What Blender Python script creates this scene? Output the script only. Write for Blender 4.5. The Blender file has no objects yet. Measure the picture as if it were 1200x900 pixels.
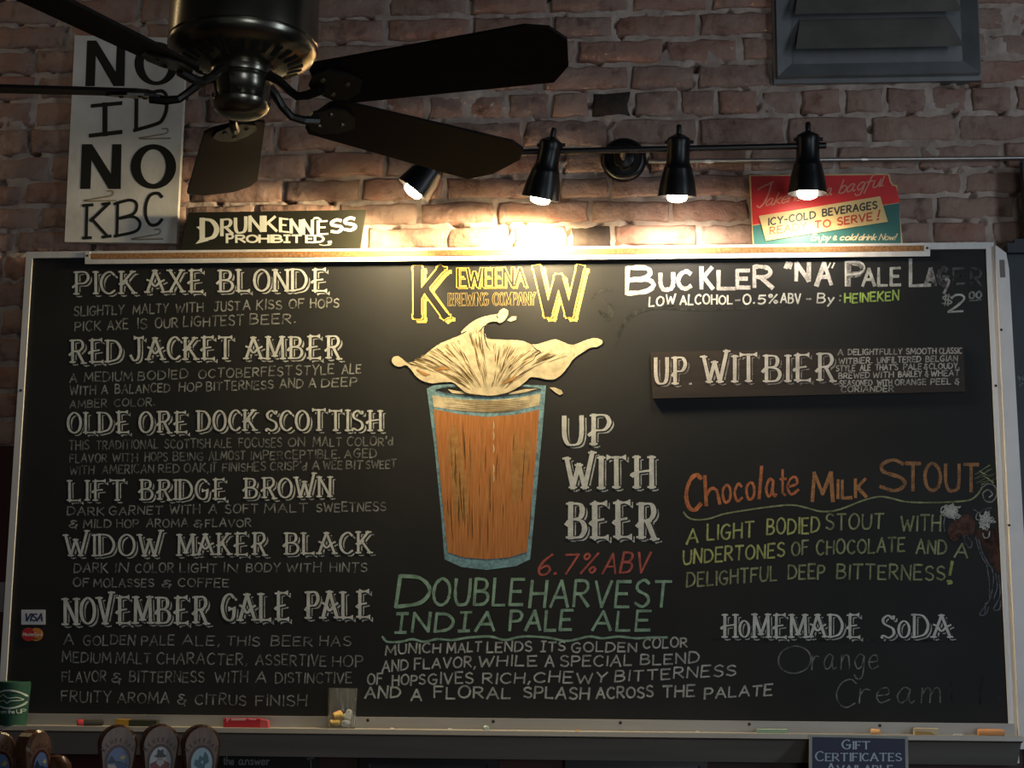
import bpy, bmesh, math, random
import numpy as np
from mathutils import Vector, Matrix
random.seed(7); RNG = np.random.RandomState(7)
S = bpy.context.scene
COL = S.collection

# ------------------------------------------------------------------ camera
Z0 = 1.45                                   # height of the chalkboard's lower inner edge above the floor
F_PX = 1750.0
CAM = np.array([0.2703893, -3.63698031, 0.19157314 + Z0])
YAW, PITCH, ROLL = 0.06501024, 0.16773406, -0.00677616
BW, BH = 2.40, 1.1404                       # writing surface of the chalkboard
def rot(y, p, r):
    cy, sy = math.cos(y), math.sin(y); cp, sp = math.cos(p), math.sin(p); cr, sr = math.cos(r), math.sin(r)
    return (np.array([[cy, -sy, 0], [sy, cy, 0], [0, 0, 1]]) @ np.array([[1, 0, 0], [0, cp, -sp], [0, sp, cp]])
            @ np.array([[cr, 0, sr], [0, 1, 0], [-sr, 0, cr]]))
RM = rot(YAW, PITCH, ROLL)
cd = bpy.data.cameras.new('camera'); cam = bpy.data.objects.new('camera', cd); COL.objects.link(cam)
cd.sensor_width = 36; cd.lens = F_PX * 36 / 1200; cd.clip_start = .05
m4 = Matrix.Identity(4)
for i in range(3):
    m4[i][0] = RM[i, 0]; m4[i][1] = RM[i, 2]; m4[i][2] = -RM[i, 1]; m4[i][3] = CAM[i]
cam.matrix_world = m4
S.camera = cam

# ------------------------------------------------------------------ world, daylight, exposure
w = bpy.data.worlds.new('world'); S.world = w; w.use_nodes = True
w.node_tree.nodes['Background'].inputs[0].default_value = (.90, .95, 1.0, 1)
w.node_tree.nodes['Background'].inputs[1].default_value = .045
def area(name, loc, target, sx, sy, power, col):
    l = bpy.data.lights.new(name, 'AREA'); l.shape = 'RECTANGLE'; l.size = sx; l.size_y = sy; l.energy = power; l.color = col
    o = bpy.data.objects.new(name, l); COL.objects.link(o); o.location = loc
    o.rotation_euler = (Vector(target) - Vector(loc)).to_track_quat('-Z', 'Y').to_euler()
    return o
area('window_daylight', (2.9, -2.3, 2.45), (.2, -.7, 2.45), .55, 2.2, 26, (.74, .87, 1.0))
area('front_window_daylight', (1.6, -6.0, 1.8), (.2, 0, 1.8), 1.2, 1.6, 22, (.86, .93, 1.0))
area('left_wall_glow', (-2.25, -.30, 3.45), (-.5, -1.0, 3.3), .10, .9, 2.2, (1.0, .74, .42))  # unseen warm strip light, added for the reflection on the fan motor
vs = S.view_settings
vs.view_transform = 'Standard'; vs.look = 'None'; vs.gamma = 1; vs.use_curve_mapping = False
vs.exposure = 0.0

# ------------------------------------------------------------------ pixel measurements -> points on real planes
def pix(x, y, Y):
    d = RM @ np.array([(x - 600) / F_PX, 1, (450 - y) / F_PX])
    return CAM + d * ((Y - CAM[1]) / d[1])
def pixv(P, Y):
    P = np.asarray(P, float)
    D = np.stack([(P[:, 0] - 600) / F_PX, np.ones(len(P)), (450 - P[:, 1]) / F_PX], 1) @ RM.T
    return CAM + D * ((Y - CAM[1]) / D[:, 1])[:, None]

# ------------------------------------------------------------------ materials
MATS = {}
def mat(name, col, rough=.6, metal=0., var=.15, scale=8., bump=0., bscale=60., spec=.5, emit=None, estr=0., col2=None, stretch=None):
    if name in MATS: return MATS[name]
    m = bpy.data.materials.new(name); m.use_nodes = True; nt = m.node_tree; b = nt.nodes['Principled BSDF']
    b.inputs['Roughness'].default_value = rough; b.inputs['Metallic'].default_value = metal
    b.inputs['Specular IOR Level'].default_value = spec
    tc = nt.nodes.new('ShaderNodeTexCoord'); mp = nt.nodes.new('ShaderNodeMapping'); nt.links.new(tc.outputs['Object'], mp.inputs[0])
    if stretch: mp.inputs['Scale'].default_value = stretch
    n = nt.nodes.new('ShaderNodeTexNoise'); n.inputs['Scale'].default_value = scale; n.inputs['Detail'].default_value = 6
    nt.links.new(mp.outputs[0], n.inputs['Vector'])
    r = nt.nodes.new('ShaderNodeValToRGB'); nt.links.new(n.outputs['Fac'], r.inputs[0])
    c2 = col2 if col2 else tuple(min(1, c * (1 + var)) for c in col)
    c1 = col if col2 else tuple(c * (1 - var) for c in col)
    r.color_ramp.elements[0].position = .35; r.color_ramp.elements[0].color = (*c1, 1)
    r.color_ramp.elements[1].position = .68; r.color_ramp.elements[1].color = (*c2, 1)
    nt.links.new(r.outputs[0], b.inputs['Base Color'])
    if bump:
        n2 = nt.nodes.new('ShaderNodeTexNoise'); n2.inputs['Scale'].default_value = bscale; n2.inputs['Detail'].default_value = 5
        nt.links.new(tc.outputs['Object'], n2.inputs['Vector'])
        bp = nt.nodes.new('ShaderNodeBump'); bp.inputs['Strength'].default_value = bump; bp.inputs['Distance'].default_value = .004
        nt.links.new(n2.outputs['Fac'], bp.inputs['Height']); nt.links.new(bp.outputs[0], b.inputs['Normal'])
    if emit:
        b.inputs['Emission Color'].default_value = (*emit, 1); b.inputs['Emission Strength'].default_value = estr
    MATS[name] = m
    return m
BOARD_BLACK = (.009, .010, .0105)
def chalk(name, col, cov=.8, grain=420.):
    """chalk rubbed onto slate: grains of chalk colour with the slate showing between them"""
    if name in MATS: return MATS[name]
    m = bpy.data.materials.new(name); m.use_nodes = True; nt = m.node_tree; b = nt.nodes['Principled BSDF']
    b.inputs['Roughness'].default_value = .95; b.inputs['Specular IOR Level'].default_value = .1
    g = nt.nodes.new('ShaderNodeNewGeometry')
    n = nt.nodes.new('ShaderNodeTexNoise'); n.inputs['Scale'].default_value = grain; n.inputs['Detail'].default_value = 2
    n2 = nt.nodes.new('ShaderNodeTexNoise'); n2.inputs['Scale'].default_value = 45; n2.inputs['Detail'].default_value = 2
    nt.links.new(g.outputs['Position'], n.inputs['Vector']); nt.links.new(g.outputs['Position'], n2.inputs['Vector'])
    a = nt.nodes.new('ShaderNodeMath'); a.operation = 'ADD'; nt.links.new(n.outputs['Fac'], a.inputs[0]); nt.links.new(n2.outputs['Fac'], a.inputs[1])
    mr = nt.nodes.new('ShaderNodeMapRange'); nt.links.new(a.outputs[0], mr.inputs[0])
    mr.inputs[1].default_value = .75; mr.inputs[2].default_value = 1.25
    am = min(.28, cov * .9); mr.inputs[3].default_value = cov - am; mr.inputs[4].default_value = min(1, cov + am)
    mx = nt.nodes.new('ShaderNodeMix'); mx.data_type = 'RGBA'
    nt.links.new(mr.outputs[0], mx.inputs['Factor']); mx.inputs['A'].default_value = (*BOARD_BLACK, 1); mx.inputs['B'].default_value = (*col, 1)
    nt.links.new(mx.outputs['Result'], b.inputs['Base Color'])
    MATS[name] = m
    return m

# ------------------------------------------------------------------ object helpers
def new_obj(name, me, parent=None, origin=None):
    o = bpy.data.objects.new(name, me); COL.objects.link(o)
    return o
WLOC = {}
def mk(name, verts, faces, mats, parent=None, fmat=None, smooth=False, at=None):
    """one mesh object from world-space points; its origin sits at `at` (default: the parent's, else the middle of its base)"""
    V = np.asarray(verts, float).reshape(-1, 3)
    po = np.array(WLOC[parent.name]) if parent else np.zeros(3)
    if at is None:
        lo, hi = V.min(0), V.max(0); at = np.array([(lo[0] + hi[0]) / 2, (lo[1] + hi[1]) / 2, lo[2]])
    at = np.asarray(at, float)
    me = bpy.data.meshes.new(name); me.from_pydata((V - at).tolist(), [], [tuple(int(i) for i in f) for f in faces])
    mats = mats if isinstance(mats, (list, tuple)) else [mats]
    for mm in mats: me.materials.append(mm)
    if fmat is not None: me.polygons.foreach_set('material_index', fmat)
    if smooth: me.polygons.foreach_set('use_smooth', [True] * len(me.polygons))
    me.update()
    o = bpy.data.objects.new(name, me); COL.objects.link(o)
    if parent: o.parent = parent
    o.location = at - po
    WLOC[o.name] = at
    return o
def thing(name, loc, label, cat, group=None, kind=None):
    o = bpy.data.objects.new(name, None); COL.objects.link(o); o.location = loc; WLOC[o.name] = np.array(loc, float)
    return tag(o, label, cat, group, kind)
def tag(o, label, cat=None, group=None, kind=None):
    o['label'] = label
    if cat: o['category'] = cat
    if group: o['group'] = group
    if kind: o['kind'] = kind
    return o
class G:
    """gathers geometry"""
    def __init__(s): s.v = []; s.f = []; s.m = []
    def add(s, V, F, mi=0):
        n = len(s.v); s.v += [tuple(p) for p in V]; s.f += [tuple(i + n for i in f) for f in F]; s.m += [mi] * len(F)
        return s
    def box(s, x0, x1, y0, y1, z0, z1, mi=0):
        V = [(x, y, z) for z in (z0, z1) for y in (y0, y1) for x in (x0, x1)]
        return s.add(V, [(0, 2, 3, 1), (4, 5, 7, 6), (0, 1, 5, 4), (2, 6, 7, 3), (0, 4, 6, 2), (1, 3, 7, 5)], mi)
    def prism(s, front, dvec, mi=0):
        """front: loop of 3D points, extruded along dvec"""
        n = len(front); A = [np.array(p, float) for p in front]; B = [p + np.array(dvec) for p in A]
        return s.add(A + B, [tuple(range(n)), tuple(range(2 * n - 1, n - 1, -1))] + [(i, i + n, (i + 1) % n + n, (i + 1) % n) for i in range(n)], mi)
    def lathe(s, prof, n=24, origin=(0, 0, 0), axis=(0, 0, 1), mi=0, cap=True):
        """prof: (r, h) along the axis"""
        q = Vector((0, 0, 1)).rotation_difference(Vector(axis).normalized()); o = Vector(origin); V = []; F = []
        for (r, h) in prof:
            for k in range(n):
                a = 2 * math.pi * k / n; V.append(tuple(o + q @ Vector((r * math.cos(a), r * math.sin(a), h))))
        for i in range(len(prof) - 1):
            for k in range(n): F.append((i * n + k, i * n + (k + 1) % n, (i + 1) * n + (k + 1) % n, (i + 1) * n + k))
        if cap:
            F.append(tuple(range(n - 1, -1, -1))); F.append(tuple((len(prof) - 1) * n + k for k in range(n)))
        return s.add(V, F, mi)
    def tube(s, pts, r, n=8, mi=0):
        pts = [Vector(p) for p in pts]; V = []; F = []; rr = r if isinstance(r, (list, tuple)) else [r] * len(pts)
        up = Vector((0, 0, 1))
        for i, p in enumerate(pts):
            t = (pts[min(i + 1, len(pts) - 1)] - pts[max(i - 1, 0)]).normalized()
            a = t.cross(up); a = a.normalized() if a.length > 1e-4 else Vector((1, 0, 0)); b = t.cross(a)
            for k in range(n):
                an = 2 * math.pi * k / n; V.append(tuple(p + (a * math.cos(an) + b * math.sin(an)) * rr[i]))
        for i in range(len(pts) - 1):
            for k in range(n): F.append((i * n + k, i * n + (k + 1) % n, (i + 1) * n + (k + 1) % n, (i + 1) * n + k))
        F.append(tuple(range(n - 1, -1, -1))); F.append(tuple((len(pts) - 1) * n + k for k in range(n)))
        return s.add(V, F, mi)
    def build(s, name, mats, parent=None, smooth=False, at=None):
        o = mk(name, s.v, s.f, mats, parent, s.m, False, at)
        if smooth:
            for p in o.data.polygons: p.use_smooth = len(p.vertices) == 4
            try: o.data.set_sharp_from_angle(angle=math.radians(38))
            except Exception: pass
        return o
def quad_prism(name, pts, Y, thick, mats, parent=None):
    g = G(); g.prism(pixv(pts, Y), (0, thick, 0)); return g.build(name, mats, parent)

# ------------------------------------------------------------------ stroke alphabets (cap height 1)
PLAIN = {
'A': "l 0,0 .36,1 .7,0|l .12,.36 .58,.36", 'B': "l 0,0 0,1|c 0,1 .38,.96 .5,.77 .38,.57 0,.52|c 0,.52 .45,.48 .58,.26 .42,.04 0,0",
'C': "c .62,.84 .4,1 .13,.86 0,.5 .12,.14 .38,0 .64,.15", 'D': "l 0,0 0,1|c 0,1 .42,.93 .66,.55 .5,.14 0,0",
'E': "l .52,1 0,1 0,0 .54,0|l 0,.52 .42,.52", 'F': "l .52,1 0,1 0,0|l 0,.54 .42,.54",
'G': "c .62,.86 .4,1 .13,.86 0,.5 .12,.14 .38,0 .58,.1 .64,.42|l .36,.44 .68,.44", 'H': "l 0,0 0,1|l .6,0 .6,1|l 0,.52 .6,.52",
'I': "l .05,0 .05,1", 'J': "c .4,1 .42,.4 .34,.06 .14,0 0,.2|l .15,1 .6,1", 'K': "l 0,0 0,1|l .55,1 0,.42|l .12,.55 .6,0", 'L': "l 0,1 0,0 .5,0",
'M': "l 0,0 .08,1 .42,.25 .76,1 .84,0", 'N': "l 0,0 .02,1 .6,0 .62,1", 'O': "c .34,1 .08,.82 0,.48 .1,.14 .36,0 .62,.16 .7,.52 .6,.84 .34,1",
'P': "l 0,0 0,1|c 0,1 .4,.97 .54,.74 .4,.5 0,.46", 'R': "l 0,0 0,1|c 0,1 .4,.97 .52,.75 .38,.52 0,.48|l .2,.48 .58,0",
'S': "c .52,.86 .3,1 .06,.86 .08,.62 .46,.42 .54,.18 .32,0 0,.14", 'T': "l 0,1 .62,1|l .31,1 .31,0",
'U': "c 0,1 .01,.35 .14,.04 .34,0 .54,.08 .62,.4 .62,1", 'V': "l 0,1 .32,0 .64,1", 'W': "l 0,1 .22,0 .45,.75 .68,0 .9,1",
'X': "l 0,1 .6,0|l .6,1 0,0", 'Y': "l 0,1 .3,.48 .6,1|l .3,.48 .28,0", 'Z': "l 0,1 .55,1 0,0 .58,0",
'0': "c .26,1 .06,.82 0,.48 .08,.14 .28,0 .48,.16 .54,.52 .46,.84 .26,1", '2': "c 0,.78 .15,.98 .4,.95 .5,.72 .3,.35 0,0|l 0,0 .56,.02",
'5': "l .5,1 .08,1 .04,.58|c .04,.58 .3,.64 .52,.4 .42,.08 .2,0 0,.1", '6': "c .45,1 .15,.7 0,.3 .15,.02 .4,.05 .48,.28 .3,.45 .04,.3",
'7': "l 0,1 .55,1 .2,0", '%': "l .6,1 .05,0|c .14,1 .02,.86 .14,.7 .26,.86 .14,1|c .52,.3 .4,.16 .52,0 .64,.16 .52,.3",
'$': "c .52,.82 .3,.95 .06,.84 .08,.62 .46,.42 .54,.2 .32,.05 0,.16|l .2,1.1 .18,-.1|l .36,1.1 .34,-.1",
'&': "c .42,.8 .2,.9 .1,.7 .3,.5 .02,.3 .12,.02 .36,.05 .5,.38|l .4,.4 .42,-.2", '.': "l 0,.02 .07,.05", ',': "l .1,.08 0,-.2", '-': "l 0,.45 .32,.45",
"'": "l .06,1.04 0,.8", '"': "l .08,1.04 0,.78|l .24,1.04 .16,.78", '!': "l .12,1 .06,.3|l .02,0 .08,.05", ':': "l 0,.1 .06,.12|l 0,.6 .06,.62",
'a': "c .42,.5 .2,.57 0,.28 .12,.01 .32,.12 .42,.48|c .42,.52 .4,.15 .5,0 .6,.08", 'b': "l 0,1 0,.02|c 0,.35 .2,.56 .42,.38 .36,.05 .15,0 0,.12",
'c': "c .42,.45 .22,.56 0,.3 .16,0 .46,.1", 'd': "c .42,.5 .2,.57 0,.28 .12,.01 .32,.1 .42,.4|l .46,1 .44,0",
'e': "c .02,.26 .4,.32 .34,.54 .12,.5 0,.25 .16,0 .48,.12", 'f': "c .46,.92 .3,1 .2,.75 .18,.2 .1,-.32|l 0,.5 .4,.54",
'g': "c .42,.5 .2,.57 0,.3 .14,.02 .34,.12 .43,.5|c .43,.5 .44,0 .36,-.34 .14,-.38 0,-.22", 'h': "l 0,1 0,0|c 0,.28 .18,.55 .36,.5 .42,.25 .46,0",
'i': "l 0,.55 0,0|l 0,.75 .02,.8", 'j': "c .18,.55 .18,0 .1,-.34 -.08,-.3|l .18,.76 .2,.8", 'k': "l 0,1 0,0|l .38,.55 .04,.26 .42,0", 'l': "l 0,1 .02,0",
'm': "l 0,.55 0,0|c 0,.28 .14,.55 .28,.46 .3,0|c .3,.28 .46,.56 .6,.46 .66,0", 'n': "l 0,.55 0,0|c 0,.28 .16,.55 .34,.48 .42,0",
'o': "c .22,.56 .04,.46 0,.26 .1,.04 .24,0 .42,.1 .46,.32 .38,.5 .22,.56", 'r': "l 0,.55 0,0|c 0,.28 .14,.52 .34,.5", 's': "c .36,.46 .18,.56 .04,.44 .3,.22 .24,.02 0,.08",
't': "l .14,.85 .14,.1 .3,.02|l 0,.55 .34,.55", 'u': "c 0,.55 .02,.1 .18,0 .34,.14 .4,.5|l .4,.55 .46,0", 'w': "l 0,.55 .14,0 .3,.45 .46,0 .6,.55",
'y': "l 0,.55 .2,.05|l .42,.55 .2,0 .02,-.38", '|': "l 0,1 .4,1|l .2,1 .2,0|l 0,0 .4,0"}
SERIF = dict(PLAIN)
SERIF.update({
'A': "l 0,0 .38,1|l .38,1 .8,0|c -.02,.58 .16,.5 .38,.28 .62,.46 .84,.56", 'B': "l .06,0 .06,1|c .06,1 .44,.96 .54,.78 .44,.58 .1,.53|c -.12,.36 0,.48 .12,.53 .5,.48 .64,.26 .48,.03 .06,0",
'E': "l .06,0 .06,1|l .06,1 .54,1|l .06,0 .6,0|c -.12,.38 .02,.48 .44,.54", 'F': "l .06,0 .06,1|l .06,1 .54,1|c -.1,.4 .02,.5 .42,.55",
'H': "l .06,0 .06,1|l .64,0 .64,1|c -.14,.36 .0,.48 .64,.56", 'P': "l .06,0 .06,1|c .06,1 .46,.98 .6,.74 .44,.5 .1,.46 -.12,.3", 'L': "l .04,1 .04,0|l .04,0 .56,0",
'R': "l .06,0 .06,1|c .06,1 .46,.98 .58,.75 .44,.54 .1,.48 -.12,.32|l .3,.5 .62,-.06", 'K': "l .04,0 .04,1|l .56,1 .06,.42|l .2,.58 .64,0",
'M': "l .04,0 .06,1|l .06,1 .42,.12|l .42,.12 .8,1|l .8,1 .84,0", 'N': "l .04,0 .04,1|l .04,1 .64,0|l .64,0 .64,1", 'V': "l 0,1 .32,0|l .32,0 .66,1.2",
'W': "l 0,1 .24,0|l .24,0 .47,.78|l .47,.78 .7,0|l .7,0 1.0,1.2", 'X': "l 0,1 .64,0|l .6,1 .02,0", 'Y': "l 0,1 .3,.48|l .6,1 .3,.48|l .3,.48 .3,0",
'T': "l 0,1 .7,1|l .35,1 .35,0", 'U': "c .04,1 .05,.35 .16,.05 .36,0 .56,.08 .64,.4 .64,1", 'I': "l .1,0 .1,1", 'J': "c .36,1 .38,.4 .32,.06 .1,-.02 -.08,.22|l .12,1 .6,1",
'S': "c .54,.98 .5,.84 .28,1 .04,.84 .1,.62 .48,.42 .54,.16 .3,0 .04,.1 -.04,-.02"})
ROMAN = dict(SERIF)
ROMAN.update({'A': "l 0,0 .36,1|l .36,1 .74,0|l .14,.36 .6,.36", 'B': PLAIN['B'], 'E': "l .04,0 .04,1|l .04,1 .52,1|l .04,0 .56,0|l .04,.52 .4,.52", 'F': "l .04,0 .04,1|l .04,1 .52,1|l .04,.52 .4,.52",
'H': "l 0,0 0,1|l .62,0 .62,1|l 0,.52 .62,.52", 'P': PLAIN['P'], 'R': "l 0,0 0,1|c 0,1 .4,.97 .52,.75 .38,.52 0,.48|l .22,.48 .62,0", 'V': "l 0,1 .34,0|l .34,0 .68,1", 'W': "l 0,1 .24,0|l .24,0 .47,.8|l .47,.8 .7,0|l .7,0 .94,1", 'S': PLAIN['S']})
def catmull(P, n=5):
    P = [np.array(p, float) for p in P]
    if len(P) < 3: return P
    closed = np.linalg.norm(P[0] - P[-1]) < 1e-6
    Q = ([P[-2]] if closed else [2 * P[0] - P[1]]) + P + ([P[1]] if closed else [2 * P[-1] - P[-2]])
    out = []
    for i in range(1, len(Q) - 2):
        for k in range(n):
            t = k / n
            out.append(.5 * ((2 * Q[i]) + (Q[i + 1] - Q[i - 1]) * t + (2 * Q[i - 1] - 5 * Q[i] + 4 * Q[i + 1] - Q[i + 2]) * t * t + (3 * Q[i] - Q[i - 1] - 3 * Q[i + 1] + Q[i + 2]) * t ** 3))
    out.append(P[-1]); return out
_cache = {}
def glyph(font, fid, ch):
    k = (fid, ch)
    if k not in _cache:
        st = []
        for s in font[ch].split('|'):
            kind, *pts = s.split(); P = [tuple(float(v) for v in p.split(',')) for p in pts]
            st.append((kind, [np.array(p) for p in P]))
        xs = [p[0] for _, P in st for p in P]
        _cache[k] = (st, min(min(xs), 0), max(xs))
    return _cache[k]
FONTS = {'plain': PLAIN, 'serif': SERIF, 'roman': ROMAN}
def seg_quads(P, Wd, ext=.3):
    """ribbon of width Wd along P (2D); returns loops of 4 points"""
    P = [np.array(p, float) for p in P]; n = len(P); out = []
    if n == 2 or True:
        T = []
        for i in range(n):
            a = P[max(i - 1, 0)]; b = P[min(i + 1, n - 1)]; d = b - a; L = np.linalg.norm(d); T.append(d / L if L > 1e-9 else np.array([1., 0]))
        N = [np.array([-t[1], t[0]]) for t in T]
        PP = list(P); PP[0] = P[0] - T[0] * Wd[0] * ext; PP[-1] = P[-1] + T[-1] * Wd[-1] * ext
        for i in range(n - 1):
            out.append([PP[i] + N[i] * Wd[i] / 2, PP[i] - N[i] * Wd[i] / 2, PP[i + 1] - N[i + 1] * Wd[i + 1] / 2, PP[i + 1] + N[i + 1] * Wd[i + 1] / 2])
    return out
def word_strokes(txt, x0, x1, yl, yr, cap, font='plain', small=.74, jit=.0, track=.2, slant=0.):
    """strokes of one word in photo pixels: list of (points, kind). In the serif alphabets a lower-case letter is a small capital."""
    fnt = FONTS[font]; items = []; cx = 0
    for ch in txt:
        sc = 1.; c = ch
        if font != 'plain' and ch.islower(): c = ch.upper(); sc = small
        st, lo, hi = glyph(fnt, font, c)
        jr = random.uniform(-jit, jit); js = 1 + random.uniform(-jit, jit) * .8; jy = random.uniform(-jit, jit) * .5
        items.append((st, cx - lo * sc, sc, jr, js, jy)); cx += (hi - lo) * sc + track
    tot = cx - track; sx = (x1 - x0) / max(tot, 1e-3); out = []
    for st, ox, sc, jr, js, jy in items:
        for kind, P in st:
            Q = catmull(P) if kind == 'c' else P
            R = []
            for p in Q:
                px = p[0] * sc; py = p[1] * sc * js + jy; px += (py - .4) * (jr * .35 + slant)
                X = x0 + (ox + px) * sx; t = (X - x0) / max(x1 - x0, 1e-3)
                R.append(np.array([X, yl + (yr - yl) * t - py * cap]))
            out.append((R, kind, sc))
    return out
def quads_of(strokes, thick, thin=None, grow=0., off=(0, 0), serifs=0., cap=1., wob=.0):
    """ribbon quads of strokes; width follows the stroke's direction (thick stems, thin bars) when thin is given"""
    out = []; off = np.array(off)
    def width(d, sc):
        if thin is None: return thick * (1 if serifs == 0 else sc ** .5)
        L = np.linalg.norm(d); v = abs(d[1]) / L if L > 1e-9 else 1
        return (thin + (thick - thin) * v ** 1.5) * sc ** .4
    for P, kind, sc in strokes:
        n = len(P)
        if kind == 'l':
            for i in range(n - 1):
                w_ = width(P[i + 1] - P[i], sc); k1, k2 = 1 + random.uniform(-wob, wob), 1 + random.uniform(-wob, wob)
                out.append(seg_quads([P[i] + off, P[i + 1] + off], [w_ * k1 + grow, w_ * k2 + grow], .3))
        else:
            Wd = [width(P[min(i + 1, n - 1)] - P[max(i - 1, 0)], sc) * (1 + random.uniform(-wob, wob)) + grow for i in range(n)]
            out.append(seg_quads([p + off for p in P], Wd, .1))
        if serifs:
            ends = [(P[0], P[1] - P[0]), (P[-1], P[-2] - P[-1])]
            for e, d in ends:
                L = np.linalg.norm(d)
                if L < 1e-6: continue
                d = d / L; s_ = serifs * sc
                if abs(d[1]) > .75 and kind == 'l':
                    y = e[1] + (thin or thick) * .2 * (1 if d[1] < 0 else -1) * -1
                    out.append(seg_quads([np.array([e[0] - s_, y]) + off, np.array([e[0] + s_, y]) + off], [(thin or thick) + grow] * 2, .0 if not grow else grow / ((thin or thick) + grow) / 2))
                    # bracket
                    a = e + d * s_ * .6
                    out.append(seg_quads([a + off, e + off], [thick * .8 + grow, max(thick, s_ * 1.15) + grow], 0))
                elif abs(d[0]) > .75 and kind == 'l':
                    out.append(seg_quads([e + np.array([0, -s_ * .62]) + off, e + np.array([0, s_ * .62]) + off], [(thin or thick) * .9 + grow] * 2, 0))
                    a = e + d * s_ * .9
                    out.append(seg_quads([a + off, e + off], [(thin or thick) + grow, s_ * 1.1 + grow], 0))
    return out
class Ink:
    """flat lettering on the plane Y; layers of quads, each a hair in front of the last"""
    def __init__(s, Y, step=6.5e-5, fy=None): s.Y = Y; s.k = 0; s.j = 0; s.last = None; s.g = G(); s.mats = []; s.step = step; s.fy = fy
    def mi(s, m):
        if m not in s.mats: s.mats.append(m)
        return s.mats.index(m)
    def place(s, pts):
        V = pixv(pts, s.Y)
        if s.fy is not None: V = s.fy(V)
        V[:, 1] -= s.k * s.step + (s.j % 40) * 1.5e-6
        return V
    def quads(s, qs, m, lift=0):
        i = s.mi(m)
        if s.last is not m: s.k += 1; s.last = m
        for stroke in qs:
            s.j += 1
            for q in stroke: s.g.add(s.place(q), [(0, 1, 2, 3)], i)
        return s
    def poly(s, pts, m):
        s.k += (s.last is not m); s.last = m; s.j += 1; n = len(pts); s.g.add(s.place(pts), [tuple(range(n))], s.mi(m)); return s
    def line(s, pts, width, m, curve=True, taper=False, wob=.15, cross=False):
        Q = catmull(pts, 6) if curve else [np.array(p, float) for p in pts]; n = len(Q)
        W_ = [width * (1 + random.uniform(-wob, wob)) * ((.25 + .75 * math.sin(math.pi * min(max(i / (n - 1), .02), .98))) if taper else 1) for i in range(n)]
        qs = seg_quads(Q, W_, .2)
        return s.quads([[q] for q in qs] if cross else [qs], m)
    def jump(s, n=1): s.k += 1; s.last = None
    def build(s, name, parent=None):
        if not s.g.v: return None
        o = s.g.build(name, s.mats, parent)
        if parent and len(s.g.f) > 8: o['kind'] = 'stuff'
        return o

# ------------------------------------------------------------------ base materials
M_frame = mat('brushed_aluminium', (.74, .73, .71), .45, .15, .10, 30, stretch=(1, 1, .08))
M_alu_white = mat('white_enamel_metal', (.78, .75, .73), .45, .1, .06, 12)
M_cork = mat('cork', (.34, .17, .065), .9, 0, .35, 160, .3, 200)
M_board = mat('slate_board', (.0070, .0080, .0088), .72, 0, .2, 3.2, .04, 300, spec=.38, col2=(.015, .0155, .016))
M_screw = mat('dark_screw', (.03, .03, .03), .5, .5)
M_black = mat('black_metal', (.008, .008, .009), .34, .2, .2, 20, spec=.5)
M_tray = mat('tray_aluminium', (.40, .385, .36), .5, .45, .12, 20, stretch=(.1, 1, 1))
M_dark = mat('dark_hole', (.004, .004, .004), .9)

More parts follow.
